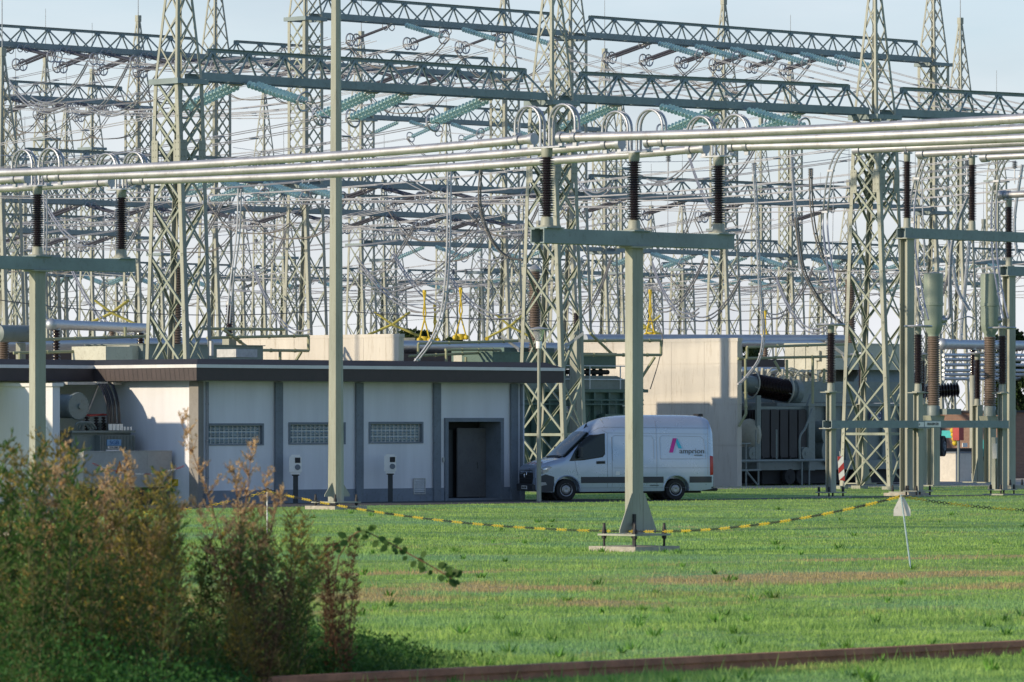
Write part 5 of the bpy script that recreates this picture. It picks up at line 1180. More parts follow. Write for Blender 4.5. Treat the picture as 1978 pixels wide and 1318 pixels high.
def right_small_things():
    o = Vector((px(1846,217),217,0)); t = thing('cable_box', o, 'white concrete cube beside the posts at the right', 'box', rz=R(45))
    m = MB(); m.gbox(o, 0, 1.0, 0, 1.02, 0, pz(876,217)); m.build('body', mat('white_concrete',(.60,.58,.53),.9,0,.12,6,.2,60), t); m = MB(); m.gbox(o, -.03, 1.03, -.03, 1.05, pz(876,217)+.001, pz(873,217)); m.build('lid', SLATE, t)
    o = Vector((px(1853,216),216,0)); t = thing('drive_cabinet', o, 'red motor drive cabinet on a thin post above the white cube', 'cabinet', rz=R(45))
    m = MB(); m.gbox(o, -.02, .28, 0, .34, pz(851,216), pz(824,216)); m.build('cabinet', RED, t); m = MB(); m.gbox(o, .08, .16, .1, .18, 0, pz(851,216)-.002); m.build('post', TGREY, t)
    m = MB(); m.gbox(o, .45, .75, .2, .24, pz(864,216), pz(856,216)); m.build('white_tag', WHITE, t)
    o = Vector((px(1838,219),219,0)); t = thing('fire_trailer', o, 'turquoise machine with yellow fittings behind the red cabinet', 'machine', rz=R(45))
    m = MB(); m.gbox(o, 0, .25, 0, .6, pz(846,219), pz(832,219)); m.gbox(o, 2.1, 2.9, 0, .6, 1.0, pz(850,219)); m.build('body', TEAL, t)
    m = MB()
    for k in range(4): m.sphere(W(o,-.1+.05*k,-.15,pz(832+k*8,219)), .12, 8)
    m.build('fitting', YEL, t)
    m = MB(); m.gbox(o, -.2, 3.0, .1, .5, .3, 1.35); m.build('chassis', DARK, t)
    for k, x in enumerate((1822, 1812)):
        c = Vector((px(x,214),214,pz(862-30*k,214))); t = thing('cable_reel', c, ['lower dark round cooling fan beside the white cube','upper dark round cooling fan beside the red cabinet'][k], 'fan', 'round dark fans on the transformer end'); d = (BV*.5-AV).normalized()
        m = MB(); m.lathe(c, d, [(-.3,.42),(.05,.42),(.06,.36),(.02,.34)], 20); m.build('housing', DARK, t); m = MB(); m.torus(c+d*.05, d, .16, .035, 16, 6); m.lathe(c, d, [(.0,.08),(.08,.07)], 10); m.build('hub', SLATE, t)
    o = Vector((px(1917,186),186,0)); t = thing('junction_box', Vector((o.x,o.y,0)), 'grey junction box on a thin post at the far right', 'box', rz=R(45))
    m = MB(); m.gbox(o, -.12, .3, -.3, -.1, pz(886,186), pz(857,186)); m.build('box', GALV, t); m = MB(); m.gbox(o, .05, .2, -.09, .09, .1, pz(845,186)); m.build('post', STEEL, t); m = MB(); m.tube(smooth_pts([W(o,.1,-.2,pz(886,186)), W(o,.25,-.2,pz(898,186)), W(o,.12,-.15,.9), W(o,.12,-.12,.1)]), .03, 6); m.build('cable', BLACK, t)
right_small_things()

# ------------------------------------------------------------------ pantograph disconnectors, droppers, far insulators
def pantograph(x, y, Y, w, up, label):
    c = P(x, y, Y); s = FPX/Y; t = thing('pantograph_switch', Vector((c.x,c.y,0)), label, 'disconnector', 'yellow pantograph disconnectors', R(45)); hw = w/s/2
    m = MB()
    if up:
        H = up/s
        for d in (-.14,.14):
            for k in (-1,1): m.tube([c+Vector((k*hw,d,0)), c+Vector((-k*hw*.25,d,H*.55)), c+Vector((k*hw*.18,d,H))], .034, 6)
        m.lathe(c-ZV*.1, ZV, [(0,.22),(.25,.22)], 10); m.sphere(c+Vector((-hw,-.2,0)), .11, 8); m.sphere(c+Vector((hw,-.2,0)), .11, 8); m.lathe(c+ZV*(H-.1), ZV, [(0,.08),(.2,.08)], 8)
        m.build('scissor_arm', YEL, t)
    else:
        H = 1.15
        for d in (-.22,.22):
            for k in (-1,1): m.tube([c+Vector((k*hw,d*.9,-.25)), c+Vector((0,d,.30)), c+Vector((-k*hw*.62,d,H*.75))], .055, 6)
        m.build('scissor_arm', YELD, t)
        m = MB(); m.tube([c+Vector((-hw,-.25,-.28)), c+Vector((-hw,.25,-.28))], .09, 8); m.tube([c+Vector((hw,-.25,-.28)), c+Vector((hw,.25,-.28))], .09, 8); m.build('hinge', YEL, t)
    m = MB(); m.box(c.x-hw*.8, c.x+hw*.8, c.y-.15, c.y+.15, c.z-.45, c.z-.30); m.build('base_frame', STEEL, t)
    m = MB(); m.lathe(Vector((c.x,c.y,c.z-2.2)), ZV, ribbed(c,ZV,1.75,.09,.15,18), 10); m.build('porcelain', TAN, t)
    m = MB(); m.gbox(Vector((c.x,c.y,0)), -.15,.15,-.15,.15,0,c.z-2.2); m.build('pedestal', STEEL, t)
pantograph(216, 618, 235, 105, 0, 'folded yellow scissor arms above the left flat roof')
pantograph(758, 640, 240, 110, 0, 'folded yellow scissor arms above the left beige wall')
pantograph(985, 643, 245, 90, 0, 'folded yellow scissor arms left of the street lamp')
pantograph(1248, 645, 250, 90, 0, 'folded yellow scissor arms above the tall beige wall')
pantograph(820, 657, 225, 20, 92, 'raised yellow scissor arms, thick, just right of the beige wall')
pantograph(840, 659, 240, 14, 66, 'short raised yellow scissor arms behind the thick ones')
pantograph(890, 652, 228, 22, 92, 'raised thin yellow scissor arms, pair of slender rods')
pantograph(1256, 648, 236, 18, 84, 'raised yellow scissor arms behind the middle support post')
pantograph(1478, 652, 240, 8, 48, 'small raised yellow arm above the grey transformer')
pantograph(652, 652, 236, 12, 120, 'raised yellow arms hidden behind the tapered mast')
def far_columns():
    for x, y0, y1, Y, r, l in ((340,700,505,186,.20,'tall tan porcelain column inside the tower over the roof'),(1033,715,525,198,.22,'thick tan porcelain column inside the tower behind the lamp'),(1642,690,540,212,.20,'tan porcelain column just left of the tower by the striped board'),(443,655,590,190,.12,'short dark ribbed column right of the tower over the roof'),(1114,640,605,196,.12,'short dark ribbed column behind the tower by the van'),(6,695,660,186,.2,'tan ribbed column at the left edge above the roof')):
        c = Vector((px(x,Y),Y,0)); t = thing('porcelain_column', c, l, 'insulator', 'porcelain columns among the towers', R(45)); z0, z1 = pz(y0,Y), pz(y1,Y)
        m = MB(); m.lathe(c+ZV*z0, ZV, ribbed(c,ZV,z1-z0,r*.82,r*1.1,max(8,int((z1-z0)/.09))), 16); m.build('porcelain', TAN if r > .15 else BROWN, t)
        m = MB(); m.lathe(c+ZV*z1, ZV, [(0,r),(.08,r*1.1),(.22,r*.5),(.26,.03)], 14); m.build('cap', GALV, t)
        m = MB(); m.gbox(c, -.18,.18,-.18,.18,0,z0-.002); m.build('pedestal', STEEL, t)
    c = P(40, 645, 185); t = thing('drum_transformer', Vector((c.x,c.y,0)), 'grey horizontal drum on a post at the left edge', 'instrument transformer', rz=R(45))
    m = MB(); m.lathe(c+BV*.6, -BV, [(0,.02),(.01,.32),(.12,.33),(.13,.30),(1.6,.30),(1.7,.1)], 18); m.build('drum', TGREY, t); m = MB(); m.gbox(Vector((c.x,c.y,0)), -.12,.12,-.12,.12,0,c.z-.31); m.build('pedestal', STEEL, t)
    # floodlights on the tower and on the grey transformer
    for x, y, Y, d, l in ((985,662,196,-1,'tilted grey floodlight left of the street lamp'),(1108,658,184,1,'grey floodlight on the tower right of the street lamp'),(1612,672,203,-1,'grey floodlight beside the ringed insulator over the transformer')):
        c = P(x,y,Y); t = thing('floodlight', c, l, 'floodlight', 'grey floodlights'); ax = Vector((d*.55,-.4,.75)).normalized(); u = ax.orthogonal().normalized()
        m = MB(); m.obox(c, Vector((d*.8,0,.6)).normalized(), Vector((0,1,0)), Vector((-.6*d,0,.8)).normalized(), .42, .25, .05); m.build('housing', GALV, t); m = MB(); m.tube([c-Vector((d*.3,0,.25)), c-Vector((d*.5,0,.75))], .05, 6); m.build('bracket', GALV, t)
far_columns()
def droppers():
    L_ = [
     ([(463,365),(460,450),(448,545),(441,625)], 182, WIREL, .03, .07, 'pale dropper cable falling right of the tower over the roof'),
     ([(868,318),(866,480),(857,590),(838,650),(803,699)], 180, WIREL, .034, .075, 'bright twin dropper sweeping down to the flat roof'),
     ([(930,318),(927,395),(948,460),(978,495),(1012,503)], 190, WIRED, .03, .05, 'dark cable curving down to the tower behind the lamp'),
     ([(1290,300),(1290,470)], 215, WIREL, .016, 0, 'thin pale vertical wire above the middle support'),
     ([(1456,318),(1462,420),(1468,560),(1475,640),(1468,690),(1447,722),(1428,742)], 200, WIREL, .03, .06, 'pale twin dropper falling to the tilted brown bushing'),
     ([(1528,275),(1534,380),(1546,520)], 205, WIREL, .03, .05, 'straight pale dropper above the grey transformer'),
     ([(1566,328),(1568,400),(1580,470),(1605,520),(1642,522)], 200, WIRED, .03, .07, 'dark twin cable curving into the tower by the striped board'),
     ([(1538,420),(1552,520),(1590,590),(1625,625),(1643,640)], 198, WIRED, .035, .07, 'dark twin cable sagging behind the ringed insulator'),
     ([(1610,350),(1608,500)], 215, WIREL, .014, 0, 'thin white wire left of the tower by the striped board'),
     ([(86,360),(88,430),(84,560),(86,610),(99,628)], 186, WIREL, .03, .07, 'pale twin dropper beside the left support post'),
     ([(1828,440),(1840,510),(1850,560),(1872,600)], 205, WIREL, .035, .06, 'pale twin dropper between the grey cylinder heads'),
     ([(1878,360),(1872,470),(1858,620),(1856,658)], 215, WIREL, .035, .06, 'pale twin dropper meeting the ball-ended tube'),
     ([(1870,380),(1850,430),(1838,480),(1834,560),(1834,610),(1822,618)], 198, WIRE, .035, .05, 'grey cable hooking onto the left grey cylinder head'),
     ([(1818,645),(1838,625),(1868,612),(1884,618)], 196, WIREL, .03, 0, 'pale arched strap between the two grey cylinder heads'),
     ([(1268,620),(1280,655),(1272,700),(1256,752)], 199, WIRED, .02, 0, 'thin dark cable hanging down the beige wall'),
     ([(1780,300),(1782,400),(1786,520)], 214, WIREL, .03, 0, 'straight pale wire behind the H post'),
     ([(1975,318),(1960,420),(1964,490)], 205, WIREL, .03, .05, 'pale dropper at the right edge'),
     ([(1800,360),(1830,362),(1845,400),(1850,440)], 208, WIREL, .025, 0, 'curved pale strap above the left grey cylinder head'),
    ]
    for pts, Y, mt, r, sp, l in L_:
        q = smooth_pts([P(x,y,Y) for x, y in pts], 7); m = MB()
        for d in ((-sp, sp) if sp else (0,)): m.tube([c+BV*d for c in q], r, 6)
        if sp:
            for i in range(2, len(q), 5): m.bar(q[i]-BV*(sp+.03), q[i]+BV*(sp+.03), ZV, .07, .06)
        tag(m.build('dropper_cable', mt), l, 'dropper cable', 'dropper cables')
    # heavy sagging cross cables between the lower gantries, as V shapes
    V = [(923,445,700,555,235),(800,435,690,520,245),(1040,400,923,500,240),(690,500,870,590,238),(760,490,900,580,242),(860,520,1010,600,240),(0,130,130,205,260),(170,120,60,190,262),(250,120,140,215,262),(60,330,180,470,240),(300,350,190,520,238),(430,390,300,520,240),(130,500,260,640,236),
         (1380,230,1250,350,230),(1480,235,1380,340,236),(1180,500,1100,600,240),(1360,500,1260,590,238),(1430,540,1320,600,240),(1260,510,1350,600,238),(1570,520,1470,600,240),(1840,500,1780,600,240),(1500,540,1600,630,236),(560,430,470,520,246),(490,520,600,640,240),(300,150,170,205,256),(1090,290,1180,360,232),(1330,300,1420,420,232)]
    for k, (x0,y0,x1,y1,Y) in enumerate(V):
        q = sag_pts(P(x0,y0,Y), P(x1,y1,Y+14*(1 if x1 < x0 else -1)), 1.0, 14); m = MB()
        for d in (-.09,.09): m.tube([c+ZV*d for c in q], .036, 6)
        tag(m.build('slack_cable', WIRE), f'thick slack twin cable sagging {place_name((x0+x1)/2)}, {nth("slack"+place_name((x0+x1)/2))} from the top', 'slack cable', 'thick slack cables between the gantries')
    LW = [(450,405,1000,432,430),(450,418,1010,446,440),(430,428,1000,462,450),(1320,470,1978,445,420),(1320,482,1978,462,430),(700,600,1650,640,300),(0,580,640,600,200),(640,600,1640,610,214),(0,470,560,440,330),(700,590,1000,560,330),(450,560,1000,590,350),(1100,560,1640,590,350),(1700,300,1978,345,420),(1700,330,1978,368,420),(1100,310,1640,290,330),(1430,262,1978,330,300),(450,285,1000,330,380),(330,640,1000,600,460),(0,300,420,262,210),(380,330,1050,300,260),(1130,330,1660,300,260)]
    for k, (x0,y0,x1,y1,Y) in enumerate(LW):
        m = MB(); m.tube(sag_pts(P(x0,y0,Y), P(x1,y1,Y+10), .35, 10), .018, 5); tag(m.build('overhead_wire', WIRED if Y > 400 or Y in (200,214) else WIREL), f'thin single wire crossing {place_name((x0+x1)/2)}, {nth("lw"+place_name((x0+x1)/2))} of those there', 'wire', 'thin single overhead wires')
    # glass V-string by the grey heads and small bell insulators with rods
    for k, (x, y0, y1, Y) in enumerate(((1457,315,330,205),(1566,325,340,205),(1868,310,322,215),(1960,312,326,205),(1291,300,312,215),(495,462,470,300),(523,462,470,300),(876,520,530,320),(900,520,530,320),(1380,455,465,320),(465,362,372,190))):
        c = P(x,y1,Y); t = thing('suspension_clamp', c, f'small ribbed clamp hanging on a wire {place_name(x)}, {nth("sc"+place_name(x))} there', 'insulator', 'small ribbed suspension clamps')
        m = MB(); h = (y1-y0)/FPX*Y; m.lathe(c, ZV, ribbed(c,ZV,h,.05,.12,4), 10); m.build('ribbed_body', SLATE, t); m = MB(); m.tube([c-ZV*.6, c], .025, 5); m.build('stem', WIREL, t)
    for k, (x0,x1) in enumerate(((1795,1812),(1842,1826))):
        p = P(x0,288,335); q = P(x1,366,335); d = q-p; t = string('glass', p, math.atan2(d.y,d.x) if abs(d.x) > .01 else 0, math.asin(max(-1,min(1,-d.z/d.length))), f'{["left","right"][k]} string of the hanging teal glass V behind the H post', 'hanging glass V strings', True)
droppers()
# ------------------------------------------------------------------ the panel van
def build_van():
    yaw = R(199.5); fw = Vector((px(1093,165.9), 165.9, 0))       # near front wheel contact
    fwd = Vector((math.cos(yaw), math.sin(yaw), 0)); left = Vector((-fwd.y, fwd.x, 0))
    org = fw-left*.86+fwd*1.0                                  # centre of the nose on the ground
    org.z = 0.0
    t = thing('delivery_van', org, 'silver high-roof panel van with blue and magenta logo, parked by the building', 'van', rz=yaw)
    VL = 5.93
    def ip(x, tab):
        for (x0,y0),(x1,y1) in zip(tab[:-1], tab[1:]):
            if x <= x1: u = (x-x0)/(x1-x0); return y0+(y1-y0)*max(0,u)
        return tab[-1][1]
    ZT = [(0,.98),(.03,1.03),(.10,1.09),(.25,1.15),(.5,1.235),(.8,1.31),(.92,1.345),(1.05,1.44),(1.3,1.67),(1.6,1.94),(1.78,2.10),(1.95,2.26),(2.1,2.38),(2.3,2.49),(2.55,2.57),(2.9,2.62),(3.6,2.65),(5.0,2.65),(5.6,2.63),(5.78,2.60),(5.86,2.54),(5.93,2.30)]
    ZB = [(0,.42),(.06,.30),(.3,.27),(5.5,.30),(5.93,.36)]
    WD = [(0,.70),(.04,.78),(.12,.86),(.25,.915),(.45,.96),(.8,.985),(1.2,.99),(5.6,.99),(5.84,.97),(5.93,.93)]
    RD = [(0,.10),(.3,.16),(.8,.14),(1.0,.12),(1.5,.16),(1.9,.30),(2.3,.42),(3.,.45),(5.8,.42),(5.93,.3)]
    zt = lambda u: ip(u, ZT); zb = lambda u: ip(u, ZB); wd = lambda u: ip(u, WD)
    def hw(u, z):                                              # half width of the body at height z
        w = wd(u); tp = 1.0 if z < 1.15 else 1-.085*((z-1.15)/.95) if z < 2.1 else .915-.02*((z-2.1)/.5)
        if z < .55: tp -= .02*((.55-z)/.25)
        if 1.0 < z < 1.2: pass
        r = ip(u, RD); zz = zt(u)-r
        if z > zz: q = min(1,(z-zz)/r); e = w*tp-r; return max(0.02, e+r*math.sqrt(max(0,1-q*q)))
        return w*tp
    us = sorted(set([round(x,3) for x in list(np.linspace(0,.3,9))+list(np.linspace(.3,1.0,12))+list(np.linspace(1.0,2.4,26))+list(np.linspace(2.4,5.5,30))+list(np.linspace(5.5,5.93,12))]))
    m = MB(); NS_ = 15; NT = 8; vs = []
    for u in us:
        z0, z1, r = zb(u), zt(u), ip(u, RD); zs = list(np.linspace(z0, z1-r, NS_-7))+[z1-r+r*math.sin(i*math.pi/2/7) for i in range(1,8)]
        half = [(hw(u,z), z) for z in zs]; half[-1] = (max(.02, wd(u)*(1 if z1 < 1.15 else .92)-r), z1)
        wtop = half[-1][0]; top = [(wtop*(1-i/NT), z1+.035*(1-(1-i/NT)**2)*(1 if u > .9 else .6)) for i in range(1, NT+1)]
        prof = half+top; ring = [(y, z) for y, z in prof]+[(-y, z) for y, z in reversed(prof[:-1])]
        vs += [(-u, y, z) for y, z in ring]
    n = 2*(NS_+NT)-1; fs = [(i*n+k, i*n+k+1, (i+1)*n+k+1, (i+1)*n+k) for i in range(len(us)-1) for k in range(n-1)]
    fs += [(i*n+n-1, i*n, (i+1)*n, (i+1)*n+n-1) for i in range(len(us)-1)]
    m.add(vs, fs, 0, True); m.add(vs[:n], [tuple(range(n))]); m.add(vs[-n:], [tuple(reversed(range(n)))])
    bm = bmesh.new(); me = m.mesh('body', [PAINT]); bm.from_mesh(me); bmesh.ops.remove_doubles(bm, verts=bm.verts, dist=1e-4); bmesh.ops.recalc_face_normals(bm, faces=bm.faces); bm.to_mesh(me); bm.free()
    body = bpy.data.objects.new('body', me); COL.objects.link(body)
    cut = MB(); WU = (1.0, 4.665)
    for u in WU:
        for s_ in (-1, 1): cut.lathe((-u, s_*.70, .345), (0,s_,0), [(0,.425),(.5,.425)], 40)
    co = bpy.data.objects.new('cut', cut.mesh('cut', [BLACK])); COL.objects.link(co)
    md = body.modifiers.new('b', 'BOOLEAN'); md.object = co; md.operation = 'DIFFERENCE'; md.solver = 'EXACT'
    bpy.context.view_layer.update(); me2 = bpy.data.meshes.new_from_object(body.evaluated_get(bpy.context.evaluated_depsgraph_get()))
    body.modifiers.clear(); body.data = me2; bpy.data.objects.remove(co); body.parent = t
    try: me2.set_sharp_from_angle(angle=R(38))
    except Exception: pass
    def patch(poly, off, name, mt, side=1, parent=t, step=.05):   # convex (u,z) polygon laid on the side surface
        mm = MB(); zs = sorted({p[1] for p in poly}); z0, z1 = zs[0], zs[-1]; nz = max(2, int((z1-z0)/step)); zz = sorted(set(list(np.linspace(z0+1e-4,z1-1e-4,nz))+[min(max(z,z0+1e-4),z1-1e-4) for z in zs])); rows = []
        for z in zz:
            xs = []
            for (a, b), (c, d) in zip(poly, poly[1:]+poly[:1]):
                if (b-z)*(d-z) <= 0 and abs(b-d) > 1e-9: xs.append(a+(c-a)*(z-b)/(d-b))
            if len(xs) >= 2: rows.append((z, min(xs), max(xs)))
        nu = max(2, int((max(p[0] for p in poly)-min(p[0] for p in poly))/.08)); v = []
        for z, a, b in rows: v += [(-(a+(b-a)*i/nu), side*(hw(a+(b-a)*i/nu, z)+off), z) for i in range(nu+1)]
        mm.add(v, [(j*(nu+1)+i, j*(nu+1)+i+1, (j+1)*(nu+1)+i+1, (j+1)*(nu+1)+i) for j in range(len(rows)-1) for i in range(nu)], 0, True)
        return mm.build(name, mt, parent, True)
    def line(pts, r=.006, side=1): return [(-u, side*(hw(u,z)+.001), z) for u, z in pts]
    WIN = [(1.10,1.27),(1.28,1.58),(1.45,1.79),(1.62,1.95),(1.78,2.03),(2.25,2.08),(2.24,1.48),(2.16,1.39),(1.55,1.29)]
    for s_ in (1, -1):
        patch([(u+(-.03 if u < 1.8 else .03), z+(.03 if z > 1.8 else -.03)) for u, z in WIN], .004, 'window_seal', BLACK, s_)
        patch(WIN, .008, 'side_window', VGLASS, s_)
    # lower dark moulding
    for s_ in (1, -1):
        for a, b in ((1.46,4.22),(5.10,5.86)): patch([(a,.55),(a,.745),(b,.745),(b,.55)], .012, 'side_moulding', VTRIM, s_, step=.06)
        patch([(.02,.30),(.02,.72),(.30,.83),(.57,.75),(.57,.29),(.3,.275)], .010, 'bumper_corner', VTRIM, s_)
        for u in WU:
            q = MB(); pts = [(-(u+.435*math.cos(th)), s_*(hw(min(max(u+.435*math.cos(th),0),VL), .345+.435*math.sin(th))+.004), .345+.435*math.sin(th)) for th in np.linspace(-.1, math.pi+.1, 20)]
            q.tube(pts, .022, 6); q.build('wheel_arch', PAINT, t, True)
    # seams
    m = MB()
    for pl in ([(2.34,.40),(2.34,1.3),(2.36,2.12),(2.2,2.2)], [(1.36,.78),(1.30,1.0),(1.26,1.25)], [(2.42,2.30),(5.75,2.27)], [(2.36,2.12),(5.74,2.08)], [(4.0,.40),(4.0,2.6)], [(2.50,.42),(2.50,2.0)], [(2.55,1.02),(5.8,1.02)], [(5.72,.8),(5.76,2.4)], [(2.30,2.3),(2.30,2.55)], [(1.46,.40),(5.1,.40)],
               [(2.52,1.25),(2.52,1.98),(2.6,2.04),(3.85,2.02),(3.9,1.9),(3.9,1.30)], [(4.12,1.30),(4.12,1.98),(4.2,2.03),(5.5,2.0),(5.6,1.9),(5.66,1.30),(4.12,1.30)], [(1.85,2.13),(2.1,2.27),(2.42,2.30)]):
        dense = []
        for (a,b),(c,d) in zip(pl[:-1], pl[1:]):
            k = max(2,int(math.hypot(c-a,d-b)/.12)); dense += [(a+(c-a)*i/k, b+(d-b)*i/k) for i in range(k)]
        dense.append(pl[-1]); m.tube(line(dense), .0055, 4); 
    m.build('panel_seams', SEAM, t, True)
    # windscreen
    m = MB(); rows = 10; cols = 10; v = []
    for j in range(rows+1):
        u = .95+(1.80-.95)*j/rows; wt = (hw(u, zt(u)-ip(u,RD))-ip(u,RD)*.55)
        for i in range(cols+1): y = wt*(2*i/cols-1); e = abs(2*i/cols-1); v.append((-u+.012, y, zt(u)+.035*(1-e*e)+.016-.02*max(0,e-.85)/.15))
    m.add(v, [(j*(cols+1)+i, j*(cols+1)+i+1, (j+1)*(cols+1)+i+1, (j+1)*(cols+1)+i) for j in range(rows) for i in range(cols)], 0, True); m.build('windscreen', VGLASS, t, True)
    m = MB(); 
    for y in (-.3, .25): m.tube([(-.93,y,1.385),(-1.0,y+.45,1.44)], .012, 5)
    m.build('wiper', BLACK, t, True)
    # nose: grille, bumper, lights, plate, emblem, hood stripes
    m = MB()
    m.prism([(.035,-.56,.52),(.035,.56,.52),(.015,.62,.80),(-.02,.56,1.0),(-.02,-.56,1.0),(.015,-.62,.80)], (-.08,0,0)); m.build('grille', BLACK, t, True)
    m = MB()
    for k in range(5): z = .60+k*.085; m.box(.01, .05-.012*k, -.54, .54, z, z+.022)
    m.build('grille_bars', VTRIM, t, True)
    m = MB(); m.torus((.035,0,.82), (1,0,.1), .105, .013, 24, 6); 
    for th in (90, 210, 330): m.bar((.035,0,.82), (.035,.10*math.cos(R(th)),.82+.10*math.sin(R(th))), (1,0,0), .022, .012)
    m.build('emblem', CHROME, t, True)
    m = MB(); m.prism([(.06,-.72,.30),(.06,.72,.30),(.07,.74,.50),(.05,.62,.53),(.05,-.62,.53),(.07,-.74,.50)], (-.15,0,0)); m.build('front_bumper', VTRIM, t, True)
    m = MB(); m.box(.071, .082, -.26, .26, .36, .47); m.build('number_plate', WHITE, t, True)
    lettering('plate_letters', 'DO A 2230', .085, BLACK, t, parent_matrix(t)@Vector((.085,0,.415)), left, ZV)
    for s_ in (1, -1):
        patch([(.06,.86),(.10,1.02),(.42,1.10),(.50,1.05),(.36,.90),(.2,.84)], .006, 'headlight', HLIGHT, s_, step=.03)
        patch([(.10,.93),(.12,.97),(.36,1.03),(.34,.97)], .012, 'headlight_lens', CHROME, s_, step=.03)
        patch([(.14,.46),(.14,.58),(.30,.58),(.34,.50)], .016, 'fog_light', GALV, s_, step=.03)
        patch([(5.80,.78),(5.80,1.40),(5.925,1.38),(5.925,.80)], .008, 'tail_light', TAILR, s_, step=.08)
        m = MB(); m.obox((-1.40, s_*1.13, 1.52), Vector((1,0,0)), Vector((0,1,0)), ZV, .045, .10, .17); m.tube([(-1.38,s_*.94,1.38),(-1.38,s_*1.08,1.42)], .035, 6); mr = m.build('wing_mirror', VTRIM, t, True)
        b = mr.modifiers.new('bv','BEVEL'); b.width = .025; b.segments = 2
        m = MB(); q = [(-1.98,s_*(hw(1.98,1.19)+.02),1.19),(-2.24,s_*(hw(2.24,1.20)+.02),1.20)]; m.tube([q[0],Vector(q[0]).lerp(Vector(q[1]),.5)+Vector((0,s_*.02,.01)),q[1]], .022, 6); m.build('door_handle', BLACK, t, True)
        patch([(1.97,1.14),(1.97,1.24),(2.27,1.25),(2.27,1.15)], .003, 'handle_recess', SEAM, s_, step=.03)
    m = MB()
    for k, (a, b) in enumerate(((-.48,-.34),(-.16,-.02),(.16,.30),(.46,.60))):
        v = [(-(.16),a+.06,zt(.16)+.028),(-(.16),b+.06,zt(.16)+.028),(-(.36),b-.06,zt(.36)+.030),(-(.36),a-.06,zt(.36)+.030)]; m.add(v, [(0,1,2,3)])
    m.build('bonnet_stripes', RED, t, True)
    m = MB(); m.prism([(-.86,-.62,zt(.86)+.028),(-.86,.62,zt(.86)+.028),(-.96,.66,zt(.96)+.02),(-.96,-.66,zt(.96)+.02)], (0,0,.015)); m.build('cowl', BLACK, t, True)
    m = MB(); m.prism([(-1.90,-.02,zt(1.9)+.03),(-2.02,-.02,zt(2.0)+.04),(-2.0,-.02,zt(2.0)+.12)], (0,.04,0)); m.tube([(-1.98,0,zt(1.98)+.08),(-2.12,0,zt(2.1)+.40)], .008, 5); m.build('aerial', BLACK, t, True)
    m = MB(); m.box(-5.86,-5.70,-.2,.2,2.64,2.72); m.build('roof_camera', BLACK, t, True)
    m = MB(); m.box(-5.95,-5.90,-.90,.90,.42,.72); m.box(-5.93,-5.80,-.95,.95,.36,.42); m.build('rear_bumper', VTRIM, t, True)
    m = MB(); m.box(-6.35,-5.8,-.25,.25,.30,.35); m.box(-5.99,-5.9,-.06,.06,.3,.42); m.tube([(-5.9,.0,.32),(-6.42,.0,.32)], .05, 6); m.box(-6.12,-5.93,-.45,.45,.36,.42); m.build('tow_step', BLACK, t, True)
    # wheels
    for u in WU:
        for s_ in (1, -1):
            c = Vector((-u, s_*.80, .345)); ax = Vector((0,s_,0))
            m = MB(); m.lathe(c-ax*.12, ax, [(0,.2),(.005,.30),(.03,.338),(.20,.338),(.235,.318),(.24,.215),(.20,.205)], 36); w = m.build('wheel', TYRE, t, True)
            m = MB(); m.lathe(c-ax*.02, ax, [(0,.02),(.0,.205),(.12,.212),(.135,.205),(.125,.185),(.09,.175),(.115,.10),(.13,.095),(.135,.06),(.12,.01)], 32); m.build('rim', RIM, w, True)
            m = MB()
            for k in range(16): th = k*math.pi/8; d = Vector((math.cos(th),0,math.sin(th))); m.lathe(c+ax*.075+d*.145, ax, [(0,.018),(.014,.018)], 6)
            m.build('rim_holes', BLACK, w, True)
            m = MB(); m.lathe(c-ax*.14, ax, [(-.45 if u < 2 else -.5,.41),(.0,.41),(.001,.02)], 28); m.build('wheel_well', BLACK, t, True)
    m = MB(); m.box(-5.6,-.6,-.7,.7,.22,.34); m.build('underbody', DARK, t, True)
    # markings on the side
    zc = 1.62; y0, y1 = hw(4.9,1.4), hw(4.9,1.9); up = Vector((0, (y1-y0)/.5, 1)).normalized(); Mt = parent_matrix(t); R3_ = Mt.to_3x3()
    def side_pt(u, z, off=.012): return Mt@Vector((-u, hw(u,z)+off, z))
    rd = R3_@Vector((-1,0,0)); upw = R3_@up
    lettering('letters', 'amprion', .225, LOGOG, t, side_pt(5.19,1.545), rd, upw, 1.12)
    lettering('letters', 'verbindet', .068, LOGOG, t, side_pt(5.40,1.42), rd, upw, 1.1)
    lettering('letters', 'amprion.net', .06, LOGOG, t, side_pt(3.92,.475), rd, upw, 1.0)
    patch([(4.42,1.50),(4.56,1.95),(4.69,1.95),(4.55,1.50)], .010, 'logo_magenta_bar', LOGOM, 1)
    patch([(4.71,1.95),(4.66,1.85),(4.74,1.63),(4.86,1.63)], .010, 'logo_cyan_bar', LOGOC, 1)
    patch([(2.62,.80),(2.62,.92),(2.75,.92),(2.75,.80)], .006, 'white_sticker', WHITE, 1, step=.04)
    # hi-vis jacket and seats seen through the glass need a cab: dark lining with a vest
    return t
def carpaint(name, col, metal, rough):
    m = mat(name, col, rough, metal, .03, 2, coat=.5); return m
PAINT = carpaint('silver_van_paint', (.37,.45,.58), .5, .28)
VGLASS = mat('dark_van_glass', (.008,.014,.015), .05, 0, .1, 2, spec=.5)
VTRIM = mat('dark_grey_plastic_trim', (.045,.05,.058), .55, 0, .1, 4)
SEAM = mat('panel_gap', (.16,.17,.19), .7, 0, .1, 3)
CHROME = mat('bright_chrome', (.75,.76,.78), .12, .95, .05, 3)
HLIGHT = mat('headlamp_glass', (.35,.38,.42), .08, .3, .3, 12)
TAILR = mat('red_lamp_plastic', (.42,.015,.015), .15, 0, .15, 6)
TYRE = mat('tyre_rubber', (.022,.022,.024), .85, 0, .2, 6)
RIM = mat('steel_wheel', (.34,.35,.37), .4, .7, .1, 5)
